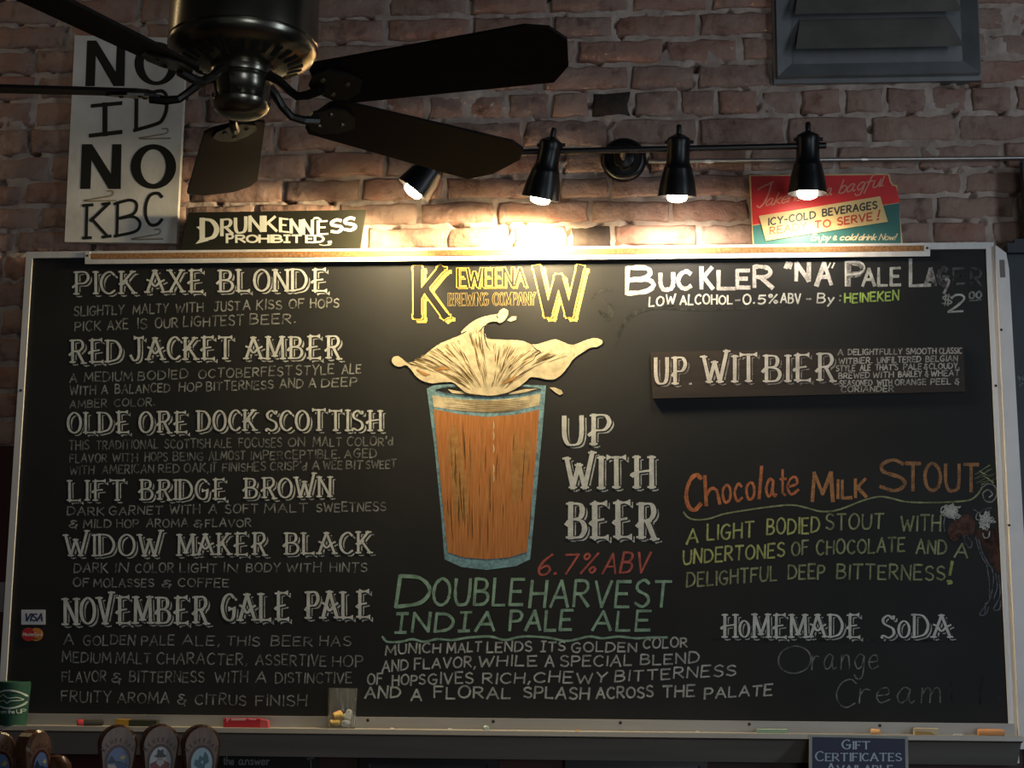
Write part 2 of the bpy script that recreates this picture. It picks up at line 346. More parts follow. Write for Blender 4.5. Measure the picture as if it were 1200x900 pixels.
# ------------------------------------------------------------------ the setting
YW = 0.075                                   # nominal face of the brickwork
def brick_mat():
    m = bpy.data.materials.new('old_brick'); m.use_nodes = True; nt = m.node_tree; b = nt.nodes['Principled BSDF']
    b.inputs['Roughness'].default_value = .9; b.inputs['Specular IOR Level'].default_value = .2
    oi = nt.nodes.new('ShaderNodeObjectInfo'); g = nt.nodes.new('ShaderNodeNewGeometry')
    r = nt.nodes.new('ShaderNodeValToRGB'); nt.links.new(oi.outputs['Random'], r.inputs[0])
    e = r.color_ramp.elements
    e[0].position = 0; e[0].color = (.26, .155, .12, 1); e[1].position = 1; e[1].color = (.38, .23, .175, 1)
    for p, c in ((.25, (.29, .18, .145)), (.5, (.33, .165, .12)), (.75, (.30, .20, .16))):
        k = e.new(p); k.color = (*c, 1)
    n = nt.nodes.new('ShaderNodeTexNoise'); n.inputs['Scale'].default_value = 14; n.inputs['Detail'].default_value = 7; n.inputs['Roughness'].default_value = .65
    nt.links.new(g.outputs['Position'], n.inputs['Vector'])
    r2 = nt.nodes.new('ShaderNodeValToRGB'); nt.links.new(n.outputs['Fac'], r2.inputs[0])
    r2.color_ramp.elements[0].position = .36; r2.color_ramp.elements[0].color = (0, 0, 0, 1)
    r2.color_ramp.elements[1].position = .72; r2.color_ramp.elements[1].color = (.75, .75, .75, 1)
    mx = nt.nodes.new('ShaderNodeMix'); mx.data_type = 'RGBA'
    nt.links.new(r2.outputs[0], mx.inputs['Factor']); nt.links.new(r.outputs[0], mx.inputs['A']); mx.inputs['B'].default_value = (.43, .325, .27, 1)
    n3 = nt.nodes.new('ShaderNodeTexNoise'); n3.inputs['Scale'].default_value = 24; n3.inputs['Detail'].default_value = 4
    nt.links.new(g.outputs['Position'], n3.inputs['Vector'])
    r3 = nt.nodes.new('ShaderNodeValToRGB'); nt.links.new(n3.outputs['Fac'], r3.inputs[0])
    r3.color_ramp.elements[0].position = .26; r3.color_ramp.elements[0].color = (.42, .38, .36, 1)
    r3.color_ramp.elements[1].position = .42; r3.color_ramp.elements[1].color = (1, 1, 1, 1)
    mu = nt.nodes.new('ShaderNodeMix'); mu.data_type = 'RGBA'; mu.blend_type = 'MULTIPLY'; mu.inputs['Factor'].default_value = .8
    nt.links.new(mx.outputs['Result'], mu.inputs['A']); nt.links.new(r3.outputs[0], mu.inputs['B'])
    nt.links.new(mu.outputs['Result'], b.inputs['Base Color'])
    bp = nt.nodes.new('ShaderNodeBump'); bp.inputs['Strength'].default_value = .9; bp.inputs['Distance'].default_value = .009
    n4 = nt.nodes.new('ShaderNodeTexNoise'); n4.inputs['Scale'].default_value = 38; n4.inputs['Detail'].default_value = 7
    nt.links.new(g.outputs['Position'], n4.inputs['Vector']); nt.links.new(n4.outputs['Fac'], bp.inputs['Height']); nt.links.new(bp.outputs[0], b.inputs['Normal'])
    return m
M_brick = brick_mat()
M_burnt = mat('burnt_brick', (.035, .022, .018), .8, 0, .4, 40, .6, 60)
M_mortar = mat('lime_mortar', (.34, .265, .225), .95, 0, 0, 17, 1.0, 60, spec=.1, col2=(.54, .45, .39))
# course lines measured in the picture at x=760, and joints along each course
def zc(y): return float(pix(760, y, YW)[2])
lines = [-112, -80, -48, -16, 15, 45, 75, 106, 138, 172, 204, 233, 262, 291]
zl = [zc(y) for y in lines]
dz = (zl[0] - zl[-1]) / (len(zl) - 1)
while zl[-1] > Z0 + .70: zl.append(zl[-1] - dz)
zb = zl[-1]
J = {2: [79, 452, 552, 647, 720, 818], 3: [43, 160, 675, 778, 868], 4: [44, 140, 440, 538, 634, 737, 816, 905], 6: [35, 93, 324, 420, 513, 613, 715, 818, 921, 1019, 1122], 7: [60, 160, 360, 452, 560, 660, 760, 877, 980, 1075, 1175],
     8: [30, 120, 332, 423, 521, 655, 715, 790, 900, 1000, 1128], 9: [48, 150, 300, 395, 491, 581, 692, 786, 880, 1000, 1095], 10: [20, 110, 300, 428, 523, 600, 667, 718, 820, 920, 1010, 1160]}
gm = G()
wall = mk('wall_back', [(-2.3, YW + .05, 0), (2.98, YW + .05, 0), (2.98, YW + .05, 4.4), (-2.3, YW + .05, 4.4), (-2.3, YW + .2, 0), (2.98, YW + .2, 0), (2.98, YW + .2, 4.4), (-2.3, YW + .2, 4.4)],
          [(0, 1, 2, 3), (5, 4, 7, 6), (1, 5, 6, 2), (4, 0, 3, 7), (3, 2, 6, 7), (4, 5, 1, 0)], M_mortar, at=(0, YW + .05, 0))
tag(wall, 'old rough red brick wall with pale smeared mortar behind the chalkboard', kind='structure')
# mortar bed: uneven, here and there squeezed out past the bricks
from mathutils import noise as mnoise
def nz(x, z, s): return mnoise.noise(Vector((x * s, z * s, 3.7)))
nx, nzv = 640, 250; MX0, MX1, MZ0, MZ1 = -1.85, 1.75, zb, zl[0]
V = []
for j in range(nzv + 1):
    for i in range(nx + 1):
        x = MX0 + (MX1 - MX0) * i / nx; z = MZ0 + (MZ1 - MZ0) * j / nzv
        V.append((x, YW + .0026 - .006 * nz(x, z, 8) - .005 * nz(x, z, 26) - .0025 * nz(x, z, 75) + .16 * max(0, nz(x + 9, z, 34) - .40), z))
Fm = [(j * (nx + 1) + i, j * (nx + 1) + i + 1, (j + 1) * (nx + 1) + i + 1, (j + 1) * (nx + 1) + i) for j in range(nzv) for i in range(nx)]
mb = mk('mortar_bed', V, Fm, M_mortar, wall, smooth=True)
def brick(x0, x1, z0, z1, m):
    h = z1 - z0; w_ = x1 - x0; j = .0040
    def rj(a=j): return random.uniform(-a, a)
    nxp = max(3, int(w_ / .030)); ring = []
    for k in range(nxp): ring.append((x0 + w_ * k / nxp, z0))
    for k in range(2): ring.append((x1, z0 + h * k / 2))
    for k in range(nxp): ring.append((x1 - w_ * k / nxp, z1))
    for k in range(2): ring.append((x0, z1 - h * k / 2))
    ring = [(a + rj(), b + rj()) for a, b in ring]; n = len(ring); cx, cz = (x0 + x1) / 2, (z0 + z1) / 2
    yf = YW - random.uniform(.0005, .007); tx, tz = random.uniform(-.018, .018), random.uniform(-.03, .03)
    def yy(x, z): return yf + tx * (x - cx) + tz * (z - cz)
    ins = [(cx + (a - cx) * (1 - .008 / (w_ / 2)) + rj(.0015), cz + (b - cz) * (1 - .006 / (h / 2)) + rj(.0015)) for a, b in ring]
    V = [(a, YW + .04, b) for a, b in ring] + [(a, yy(a, b) + .005 + rj(.001), b) for a, b in ring] + [(a, yy(a, b) + rj(.0008), b) for a, b in ins] + [(cx, yy(cx, cz) - .001, cz)]
    F = [(k, (k + 1) % n, n + (k + 1) % n, n + k) for k in range(n)] + [(n + k, n + (k + 1) % n, 2 * n + (k + 1) % n, 2 * n + k) for k in range(n)] + [(2 * n + k, 2 * n + (k + 1) % n, 3 * n) for k in range(n)]
    o = mk('brick', V, F, m, wall)
    for p in o.data.polygons: p.use_smooth = True
    return o
HEAD_X0 = 440
for c in range(len(zl) - 1):
    zt, zbm = zl[c], zl[c + 1]; zm = (zt + zbm) / 2; ym = (lines[c] + lines[c + 1]) / 2 if c + 1 < len(lines) else None
    c0 = c - 2; gap = .0068
    if ym is not None:
        if c0 == 5:
            js = [40, 140, 240, 345, 448, 500, 547, 593, 645, 692, 741, 796, 840, 890, 938, 987, 1037, 1087, 1136, 1189, 1237]
        elif c0 in J: js = list(J[c0])
        else: js = [20 + 50 * (c % 2)]
        # fill wide gaps with regular stretchers
        js = sorted(js); full = [js[0]]
        for a in js[1:]:
            d = a - full[-1]
            if d > 140:
                k = round(d / 97)
                full += [full[-1] + d * i / k + random.uniform(-6, 6) for i in range(1, k)]
            full.append(a)
        while full[0] > -130: full.insert(0, full[0] - random.uniform(90, 102))
        while full[-1] < 1250: full.append(full[-1] + (48 if c0 == 5 else random.uniform(92, 104)))
        xs = [float(pix(p, ym, YW)[0]) for p in full]
        for a, b in zip(xs[:-1], xs[1:]):
            if b - a < .03: continue
            mm = M_burnt if (c0 == 5 and abs((a + b) / 2 - float(pix(717, 122, YW)[0])) < .03) or (c0 == 10 and abs((a + b) / 2 - float(pix(693, 276, YW)[0])) < .03) else M_brick
            brick(a + gap, b - gap, zbm + gap * .9, zt - gap * .9, mm)
    else:                                   # beside and just behind the board's edges
        off = (c % 2) * .1
        for x0 in (-1.62, -1.41, -1.20): brick(x0 + off + gap, x0 + off + .21 - gap, zbm + gap, zt - gap, M_brick)
        for x0 in (1.15, 1.36): brick(x0 + off + gap, x0 + off + .21 - gap, zbm + gap, zt - gap, M_brick)
g = G(); g.box(-2.3, 2.98, YW - .045, YW + .048, .001, zb - .004)
wl = g.build('wall_lower', mat('oxblood_panel', (.055, .008, .008), .55, 0, .3, 6, stretch=(1, 1, .15)))
tag(wl, 'dark oxblood painted panelling below the brickwork', kind='structure')
g = G(); g.box(-2.36, 3.04, -5.2, YW + .2, -.06, 0); tag(g.build('floor', mat('dark_floor', (.035, .022, .015), .5, 0, .3, 5)), 'dark worn wooden floor of the bar', kind='structure')
g = G(); g.box(-2.36, 3.04, -5.2, YW + .2, 4.4, 4.48); ceil = g.build('ceiling', mat('dark_ceiling', (.02, .018, .016), .8)); tag(ceil, 'dark painted ceiling above the fan', kind='structure')

M_side = mat('dark_plaster', (.07, .055, .048), .9, 0, .25, 4, .3, 40)  # side walls added out of view to cut ambient light from the open sides
g = G(); g.box(-2.36, -2.3, -5.2, YW, 0, 4.4); tag(g.build('wall_left', M_side), 'unseen dark plastered side wall added to block light from the left', kind='structure')
g = G(); g.box(2.98, 3.04, -5.2, YW, 0, 4.4); tag(g.build('wall_right', M_side), 'unseen dark plastered side wall added to block light from the right', kind='structure')
# ------------------------------------------------------------------ chalkboard
zbT = Z0 + BH
cb = thing('chalkboard', (0, 0, Z0), 'wide black chalkboard in an aluminium frame covered with a hand-lettered beer menu', 'chalkboard')
g = G(); g.box(-BW / 2 - .01, BW / 2 + .01, 0, .022, Z0 - .005, zbT + .01); g.build('panel', M_board, cb)
fw = .0165
g = G(); g.prism([(-BW / 2 - fw, -.005, zbT + fw), (-BW / 2 - fw, -.005, Z0 - .03), (-BW / 2, -.005, Z0 - .03), (-BW / 2, -.005, zbT)], (0, .030, 0)); g.build('frame_rail', M_frame, cb)
g = G(); g.prism([(BW / 2, -.005, zbT), (BW / 2, -.005, Z0 - .09), (BW / 2 + .02, -.005, Z0 - .09), (BW / 2 + .019, -.005, zbT + fw)], (0, .030, 0)); g.build('frame_rail', M_frame, cb)
g = G(); g.prism([(-BW / 2 - fw, -.005, zbT + fw), (-BW / 2, -.005, zbT), (BW / 2, -.005, zbT), (BW / 2 + .019, -.005, zbT + fw)], (0, .030, 0)); g.build('frame_rail', M_frame, cb)
for (sx, sy) in ((24.5, 457.5), (1167, 452)):
    g = G(); g.lathe([(.0035, 0), (.003, .0015)], 10, pix(sx, sy, -.005), (0, -1, 0)); g.build('screw', M_screw, cb)
# chalk tray, one long extrusion
prof = [(.0, .0), (-.008, .0), (-.008, -.026), (-.074, -.0285), (-.078, -.0235), (-.082, -.0245), (-.084, -.035), (-.060, -.041), (-.014, -.094), (.0, -.094)]
x0, x1 = -BW / 2 - .005, BW / 2 + .012
g = G(); n = len(prof); g.add([(x0, y, Z0 + z) for y, z in prof] + [(x1, y, Z0 + z) for y, z in prof], [tuple(range(n - 1, -1, -1)), tuple(range(n, 2 * n))] + [(i, (i + 1) % n, (i + 1) % n + n, i + n) for i in range(n)])
tray = g.build('chalk_tray', M_tray, cb)
for px in (431, 578, 727, 878, 1031):
    g = G(); g.lathe([(.004, 0), (.0035, .002)], 10, pix(px, 844 + (px - 431) * .0105, -.008), (0, -1, 0)); g.build('screw', M_screw, tray)
# map rail with its cork strip along the top
mr = quad_prism('map_rail', [(99.5, 295), (99.5, 309.3), (1090, 300.2), (1090, 286)], -.0062, .0012, M_frame, cb)
g = G(); P = pixv([(104, 297.2), (104, 303.6), (1084.5, 294), (1084.5, 287.6)], -.0072); g.prism(P, (0, .001, 0)); g.build('cork_strip', M_cork, mr)
g = G(); P = pixv([(99.5, 305.6), (99.5, 309.4), (1090, 300.2), (1090, 296.2)], -.0078); g.prism(P, (0, .0016, 0)); g.build('rail_lip', M_frame, mr)
for a, b, yt in ((99.5, 105.5, 295), (1083, 1090, 286)):
    g = G(); P = pixv([(a, yt), (a, yt + 9.6), (b, yt + 9.5), (b, yt)], -.0078); g.prism(P, (0, .0016, 0)); g.build('end_cap', M_frame, mr)
    g = G(); g.lathe([(.0032, 0), (.0028, .0015)], 10, pix((a + b) / 2, yt + 4.6, -.0078), (0, -1, 0)); g.build('screw', M_screw, mr)

WHITE = (.70, .72, .68)
C_title = chalk('chalk_white_bold', WHITE, .92); C_shade = chalk('chalk_white_shade', WHITE, .62); C_gap = M_board
C_n1 = chalk('chalk_white_faint', WHITE, .21); C_n2 = chalk('chalk_white_light', WHITE, .29); C_n3 = chalk('chalk_white_medium', WHITE, .55); C_n4 = chalk('chalk_white_firm', WHITE, .74)
C_ghost = chalk('chalk_ghost', WHITE, .03)
YB = -.00012
def title(words, cap, w=None, parent=cb, Y=YB, small=.8, main=C_title, shade=C_shade, gap=C_gap, name='chalk_title', off=(3.3, 3.0), fat=.122, thin=.064):
    ink = Ink(Y); st = []
    for t, a, b, yl, yr in words: st += word_strokes(t, a + cap * .11, b - cap * .09, yl - .5, yr - .5, cap - 1.5, 'serif', small, .03, .24)
    T, t_, s_ = cap * fat, cap * thin, cap * .135
    ink.quads(quads_of(st, T, t_, -.6, off, s_, cap), shade); ink.jump(40)
    ink.quads(quads_of(st, T, t_, 2.8, (.3, .3), s_, cap), gap); ink.jump(40)
    ink.quads(quads_of(st, T, t_, 0, (0, 0), s_, cap, .06), main)
    return ink.build(name, parent)
def note(words, cap, m, wd=1.55, parent=cb, Y=YB, name='chalk_note', jit=.12, slant=.04):
    ink = Ink(Y)
    for t in words:
        mm = t[5] if len(t) > 5 else m
        ink.quads(quads_of(word_strokes(t[0], t[1], t[2], t[3], t[4], cap, 'plain', 1, jit, .24, slant), wd, None, 0, (0, 0), 0, cap, .18), mm)
    return ink.build(name, parent)
def row(txt, spans, yl, yr):
    """split a line at spaces; spans are the words' left and right ends; the baseline runs from yl to yr"""
    ws = txt.split(); A, B = spans[0][0], spans[-1][1]
    f = lambda x: yl + (yr - yl) * (x - A) / (B - A)
    return [(t, a, b, f(a), f(b)) for t, (a, b) in zip(ws, spans)]
# left column
title([('PICK', 82, 160, 345, 344), ('AXE', 169, 240, 343, 342.5), ('BLONDE', 251, 385, 342, 341)], 27)
note(row('SLIGHTLY MALTY WITH JUST A KISS OF HOPS', [(87, 145), (156, 197), (206, 238), (251, 281), (285, 293), (301, 330), (339, 356), (364, 397)], 370, 359.5), 10.5, C_n2)
note(row('PICK AXE IS OUR LIGHTEST BEER.', [(88, 118), (126, 150), (161, 172), (182, 208), (215, 285), (293, 346)], 388, 378), 11, C_n2)
title([('RED', 78, 144, 425.5, 424), ('JACKET', 150, 274, 422, 421), ('AMBER', 285, 400, 421, 420)], 27)
note(row('A MEDIUM BODIED OCTOBERFEST STYLE ALE', [(82, 90), (99, 155), (162, 220), (233, 342), (347, 391), (401, 423)], 448, 437), 10.5, C_n2)
note(row('WITH A BALANCED HOP BITTERNESS AND A DEEP', [(82, 112), (119, 126), (135, 199), (210, 236), (242, 320), (328, 355), (362, 370), (377, 418)], 463, 452), 10, C_n2)
note(row('AMBER COLOR.', [(82, 125), (134, 181)], 478, 475), 9, C_n1)
title([('OLDE', 77, 153, 508, 507), ('ORE', 161, 221, 507, 506.5), ('DOCK', 230, 301, 505.5, 505), ('SCOTTISH', 309, 448, 505, 505)], 25)
note(row("THIS TRADITIONAL SCOTTISH ALE FOCUSES ON MALT COLOR'd", [(81, 104), (113, 185), (193, 246), (251, 271), (280, 330), (338, 357), (367, 400), (407, 460)], 527, 522), 10, C_n1)
note(row('FLAVOR WITH HOPS BEING ALMOST IMPERCEPTIBLE. AGED', [(82, 125), (132, 161), (170, 196), (203, 238), (245, 287), (294, 398), (404, 441)], 542, 536), 9.5, C_n1)
note(row("WITH AMERICAN RED OAK, IT FINISHES CRISP'd A WEE BIT SWEET", [(82, 110), (120, 180), (186, 210), (216, 244), (247, 253), (261, 311), (317, 359), (366, 374), (379, 401), (406, 425), (429, 464)], 556, 548.5), 9.5, C_n1)
title([('LIFT', 78, 148, 587, 586.5), ('BRIDGE', 160, 266, 586, 585), ('BROWN', 282, 389, 584, 582.5)], 24.5)
note(row('DARK GARNET WITH A SOFT MALT SWEETNESS', [(79, 122), (128, 190), (199, 234), (245, 254), (264, 302), (310, 360), (371, 452)], 604, 598.5), 9.8, C_n2)
note(row('& MILD HOP AROMA & FLAVOR', [(81, 91), (98, 130), (137, 162), (172, 220), (227, 237), (241, 294)], 618.5, 617), 9, C_n2)
title([('WIDOW', 74, 191, 652, 651.5), ('MAKER', 206, 313, 651, 650), ('BLACK', 329, 436, 649.5, 648.5)], 26)
note(row('DARK IN COLOR LIGHT IN BODY WITH HINTS', [(87, 126), (135, 150), (159, 203), (211, 254), (262, 278), (289, 328), (336, 376), (387, 430)], 671, 670), 10.5, C_n2)
note(row('OF MOLASSES & COFFEE', [(86, 104), (110, 180), (190, 201), (209, 268)], 687.5, 688), 9.5, C_n2)
title([('NOVEMBER', 72, 245, 732, 730), ('GALE', 257, 341, 728, 726.5), ('PALE', 354, 436, 725, 723.5)], 32)
note(row('A GOLDEN PALE ALE, THIS BEER HAS', [(75, 86), (98, 158), (166, 204), (214, 257), (266, 304), (318, 366), (375, 411)], 755.5, 757), 11, C_n2)
note(row('MEDIUM MALT CHARACTER, ASSERTIVE HOP', [(73, 130), (136, 176), (184, 289), (300, 382), (390, 425)], 776, 781), 12, C_n2)
note(row('FLAVOR & BITTERNESS WITH A DISTINCTIVE', [(73, 124), (131, 142), (152, 239), (252, 290), (300, 312), (323, 412)], 799, 800.5), 12, C_n2)
note(row('FRUITY AROMA & CITRUS FINISH', [(72, 130), (138, 198), (208, 218), (229, 288), (300, 359)], 822, 827.5), 12, C_n2)
# centre
C_green = chalk('chalk_green', (.38, .60, .45), .62); C_red = chalk('chalk_red', (.62, .16, .13), .62)
note([('D', 466, 503, 711, 711)], 37, C_green, 4.2, jit=.02, slant=.1)
note([('OUBLE', 508, 613, 709.5, 709), ('HARVEST', 622, 785, 711, 710.5)], 30.5, C_green, 3.4, jit=.04, slant=.1)
note([('|ND|A', 464, 580, 741, 738.5), ('PALE', 598, 670, 739, 738), ('ALE', 695, 762, 739, 738.5)], 22, C_green, 3.3, jit=.05, slant=.08)
ik = Ink(YB); ik.line([(448, 746), (454, 752), (470, 752), (483, 749), (497, 752), (512, 749), (530, 750), (550, 747), (575, 746), (592, 750), (612, 746), (640, 747), (665, 751), (690, 746), (706, 748), (725, 746), (745, 748), (765, 747), (782, 747)], 2.6, C_green); ik.build('chalk_flourish', cb)
note([('MUNICH', 452, 516, 767, 764.5), ('MALT', 524, 564, 765, 763), ('LENDS', 571, 623, 764, 763.5), ('|TS', 634, 662, 763, 762.5), ('GOLDEN', 670, 746, 764, 763.5), ('COLOR', 754, 805, 760, 758)], 11, C_n3, 2)
note([('AND', 448, 478, 787, 785), ('FLAVOR,', 486, 557, 784, 782), ('WHILE', 561, 629, 781.5, 780), ('A', 639, 649, 781, 781), ('SPECIAL', 657, 740, 781, 780), ('BLEND', 751, 819, 779, 777)], 12, C_n3, 2)
note([('OF', 431, 448, 802, 801), ('HOPS', 460, 498, 803, 802), ('GIVES', 502, 554, 801.5, 800), ('RICH,', 566, 621, 801, 800), ('CHEWY', 626, 711, 800, 800), ('BITTERNESS', 721, 862, 799, 791)], 12, C_n3, 2)
note([('AND', 428, 469, 818, 817), ('A', 482, 494, 821, 821), ('FLORAL', 509, 598, 818, 818), ('SPLASH', 614, 690, 817, 819.5), ('ACROSS', 699, 765, 819, 817), ('THE', 777, 814, 817, 816), ('PALATE', 826, 905, 819, 814)], 12.5, C_n3, 2.2)
title([('UP', 656, 717, 522, 521)], 35, fat=.155, thin=.06); title([('WITH', 660, 767, 572, 572)], 37, fat=.15, thin=.06); title([('BEER', 659, 771, 631, 630)], 42, fat=.15, thin=.058)
note([('6.7%', 632, 699, 674, 671), ('ABV', 708, 760, 672, 671)], 23, C_red, 2.6, jit=.04, slant=.22)
# gold company lettering
GOLD = mat('gold_leaf', (.80, .56, .11), .45, 0, .10, 40); INKB = mat('black_paint', (.006, .005, .004), .5)
def gilt(words, cap, fat, thin, ser, outl, off, name, GOLD=GOLD):
    ink = Ink(YB); st = []
    for t, a, b, yl, yr in words: st += word_strokes(t, a, b, yl, yr, cap, 'roman', .8, 0, .12)
    T, t_, s_ = cap * fat, cap * thin, cap * ser
    if off:
        ink.quads(quads_of(st, T, t_, outl * .6, off, s_, cap), GOLD); ink.jump(40)
        ink.quads(quads_of(st, T, t_, outl + .9, (.5, .5), s_, cap), C_gap); ink.jump(40)
    ink.quads(quads_of(st, T, t_, outl, (0, 0), s_, cap), GOLD); ink.jump(40)
    ink.quads(quads_of(st, T, t_, -.3, (0, 0), s_, cap), INKB)
    return ink.build(name, cb)
gilt([('K', 487, 522, 371, 371)], 57, .165, .045, .10, 2.8, (5, 4), 'gilt_initial')
gilt([('W', 629, 680, 369, 369)], 56, .155, .05, .09, 2.8, (5, 4), 'gilt_initial')
gilt([('EWEENA', 536, 616, 336, 335)], 21, .13, .05, .055, 1.5, (1.7, 1.7), 'gilt_lettering')
gilt([('BREWING', 526, 572, 358, 357.5), ('COMPANY', 578, 627, 357.5, 357)], 14, .13, .06, .045, .9, None, 'gilt_lettering', mat('dull_gold', (.36, .27, .09), .6))
# the pint glass with its splash of foam
C_blue = chalk('chalk_blue', (.25, .44, .50), .72, 120); C_cream = chalk('chalk_cream', (.70, .60, .39), .93, 60)
C_beer = mat('chalk_amber', (.40, .145, .045), .95, 0, 0, 9, col2=(.54, .24, .085), stretch=(34, 34, 1.6), spec=.1)
C_tan = mat('chalk_tan', (.36, .17, .055), .95, 0, 0, 60, col2=(.46, .25, .09), spec=.1); C_streak = chalk('chalk_dark_streak', (.10, .06, .025), .9); C_olive = chalk('chalk_olive_streak', (.30, .22, .10), .85); C_out = mat('chalk_black_outline', (.008, .008, .007), .9)
ga = lambda L: [(490 + x / 3.75, 440 + y / 3.75) for x, y in L]
fa = lambda L: [(450 + x / 4.444, 355 + y / 4.444) for x, y in L]
ink = Ink(YB)
ink.poly(ga([(38, 58), (70, 42), (180, 36), (300, 40), (450, 40), (562, 44), (545, 250), (520, 520), (492, 808), (430, 838), (300, 855), (190, 842), (116, 808), (100, 600), (70, 300)]), C_blue)
ink.poly(ga([(82, 64), (150, 50), (300, 46), (460, 48), (535, 56), (470, 76), (300, 90), (170, 82)]), C_gap)
ink.poly(ga([(130, 60), (220, 76), (240, 84), (150, 78)]), C_cream); ink.poly(ga([(400, 76), (470, 60), (525, 58), (470, 74), (400, 84)]), C_cream)
ink.poly(ga([(62, 88), (180, 104), (300, 110), (430, 100), (538, 80), (532, 132), (430, 152), (300, 160), (160, 152), (68, 138)]), C_cream)
for k in range(9): y = 100 + k * 6; ink.line(ga([(140 + random.uniform(-40, 60), y + 4), (260, y + 12), (380, y + 12), (500 - random.uniform(0, 60), y + 2)]), 1.0, C_olive, taper=True)
ink.poly(ga([(68, 148), (180, 170), (300, 182), (430, 172), (532, 150), (520, 330), (498, 560), (478, 776), (400, 800), (300, 808), (200, 800), (130, 778), (112, 600), (90, 380)]), C_beer)
for x, y0_, y1_, wd in ((160, 215, 600, 12), (185, 300, 640, 10), (205, 420, 640, 6), (430, 240, 560, 9), (455, 300, 540, 8), (480, 230, 430, 6), (140, 230, 420, 5)):
    ink.line(ga([(x, y0_), (x + random.uniform(-6, 6), (y0_ + y1_) / 2), (x + 8 if x < 300 else x - 12, y1_)]), wd, C_tan, taper=True)
for k in range(64):
    x = random.uniform(120, 500); y0_ = random.uniform(190, 620); L = random.uniform(40, 190); k2 = (x - 300) / 240
    ink.line(ga([(x, y0_), (x - k2 * L * .04, min(y0_ + L / 2, 770)), (x - k2 * L * .09, min(y0_ + L, 780))]), random.uniform(.5, 1.1), C_streak if k < 36 else C_tan, taper=True)
for y0_ in (200, 245, 300, 390, 430): ink.line(ga([(330, y0_), (333, y0_ + 22), (330, y0_ + 40)]), 1.5, C_cream, taper=True)
ink.line(ga([(78, 64), (160, 82), (300, 92), (430, 84), (540, 60)]), 1.2, C_out); ink.line(ga([(78, 64), (130, 52), (180, 62), (215, 82)]), 1.2, C_out)
ink.build('pint_glass_drawing', cb)
ink = Ink(YB - .0006)
foam = [(38, 300), (48, 280), (75, 275), (100, 292), (120, 308), (160, 300), (210, 270), (260, 230), (300, 205), (350, 185), (398, 165), (402, 148), (430, 120), (470, 90), (510, 72), (560, 60), (592, 55), (602, 38), (625, 27), (648, 40), (645, 68), (625, 95), (602, 106), (585, 98), (550, 102), (525, 122), (522, 150), (535, 180), (580, 188), (660, 190), (720, 195), (765, 212), (800, 212), (840, 200), (890, 187), (930, 200), (970, 215), (1000, 212), (1040, 195), (1080, 183), (1110, 182), (1138, 195), (1138, 212), (1110, 230), (1075, 235), (1030, 262), (990, 290), (965, 325), (930, 370), (890, 398), (850, 400), (800, 390), (765, 388), (740, 410), (700, 440), (640, 470), (560, 484), (500, 480), (430, 470), (390, 440), (355, 415), (300, 415), (250, 420), (200, 407), (165, 382), (140, 348), (115, 326), (80, 334), (50, 322)]
ink.poly(fa(foam), C_cream)
ink.poly(fa([(642, 90), (665, 70), (690, 70), (688, 88), (660, 97)]), C_cream); ink.poly(fa([(862, 440), (890, 440), (925, 455), (932, 472), (915, 480), (890, 465)]), C_cream)
ink.line(fa(foam + foam[:1]), .8, C_out, wob=.5)
# streaks flow from the brim up and outwards
for k in range(300):
    u = random.random(); t = random.uniform(.08, .95); L = random.uniform(.10, .30)
    def flow(t, u):
        if u < .42:
            v = u / .42; end = (130 + 260 * v ** 1.5, 318 - 130 * v); mid = (330 + 90 * v, 372 - 90 * v)
        elif u < .56:
            v = (u - .42) / .14; end = (440 + 70 * v, 150 - 20 * v); mid = (470 + 50 * v, 280)
        else:
            v = (u - .56) / .44; end = (560 + 420 * v, 205 + 70 * v); mid = (590 + 120 * v, 300 + 50 * v)
        s0 = (470 + 150 * u, 468)
        return ((1 - t) ** 2 * s0[0] + 2 * t * (1 - t) * mid[0] + t * t * end[0], (1 - t) ** 2 * s0[1] + 2 * t * (1 - t) * mid[1] + t * t * end[1])
    ink.line(fa([flow(t, u), flow(min(t + L / 2, .97), u), flow(min(t + L, .98), u)]), random.uniform(.5, 1.0), C_olive if k < 240 else C_streak, taper=True)
for L in ([(490, 155), (505, 138), (525, 120), (522, 160), (535, 215), (555, 248)], [(765, 212), (790, 240), (815, 255), (795, 270), (775, 300)], [(395, 165), (415, 155), (432, 145)], [(120, 308), (140, 318), (152, 322)], [(985, 280), (992, 262)], [(592, 55), (588, 72), (600, 76)], [(360, 418), (400, 450), (432, 474), (520, 486), (600, 482), (650, 466)]):
    ink.line(fa(L), 1.1, C_out, taper=True)
for L in ([(270, 350), (310, 340), (340, 345)], [(170, 345), (210, 370), (240, 372)], [(620, 420), (660, 400), (700, 380)]): ink.line(fa(L), 3, C_tan, taper=True)
ink.build('foam_splash_drawing', cb)
# right column
C_big = chalk('chalk_white_side', (.70, .68, .66), .62, 200); C_fade = chalk('chalk_white_rubbed', (.66, .64, .64), .30, 160); C_fade2 = chalk('chalk_white_nearly_gone', (.66, .64, .64), .10, 120)
C_lime = chalk('chalk_lime', (.42, .60, .16), .70); C_yel = chalk('chalk_yellow', (.58, .62, .24), .62); C_yel2 = chalk('chalk_yellow_soft', (.50, .55, .30), .46)
note([('B', 735, 766, 344, 342)], 30, C_big, 5.2, jit=.0, slant=.02, name='chalk_title')
note([('UC', 774, 810, 340, 338), ('L', 842, 861, 338, 338), ('E', 864, 878, 337, 337)], 20, C_big, 4.8, jit=.02, slant=0, name='chalk_title')
note([('K', 822, 835, 338, 338), ('R', 884, 905, 336, 337)], 24, C_big, 4.8, jit=.02, slant=0, name='chalk_title')
note([('"', 921, 927, 329, 329), ('N', 933, 948, 328.5, 328.5)], 20, C_big, 4.6, jit=.0, slant=0, name='chalk_title')
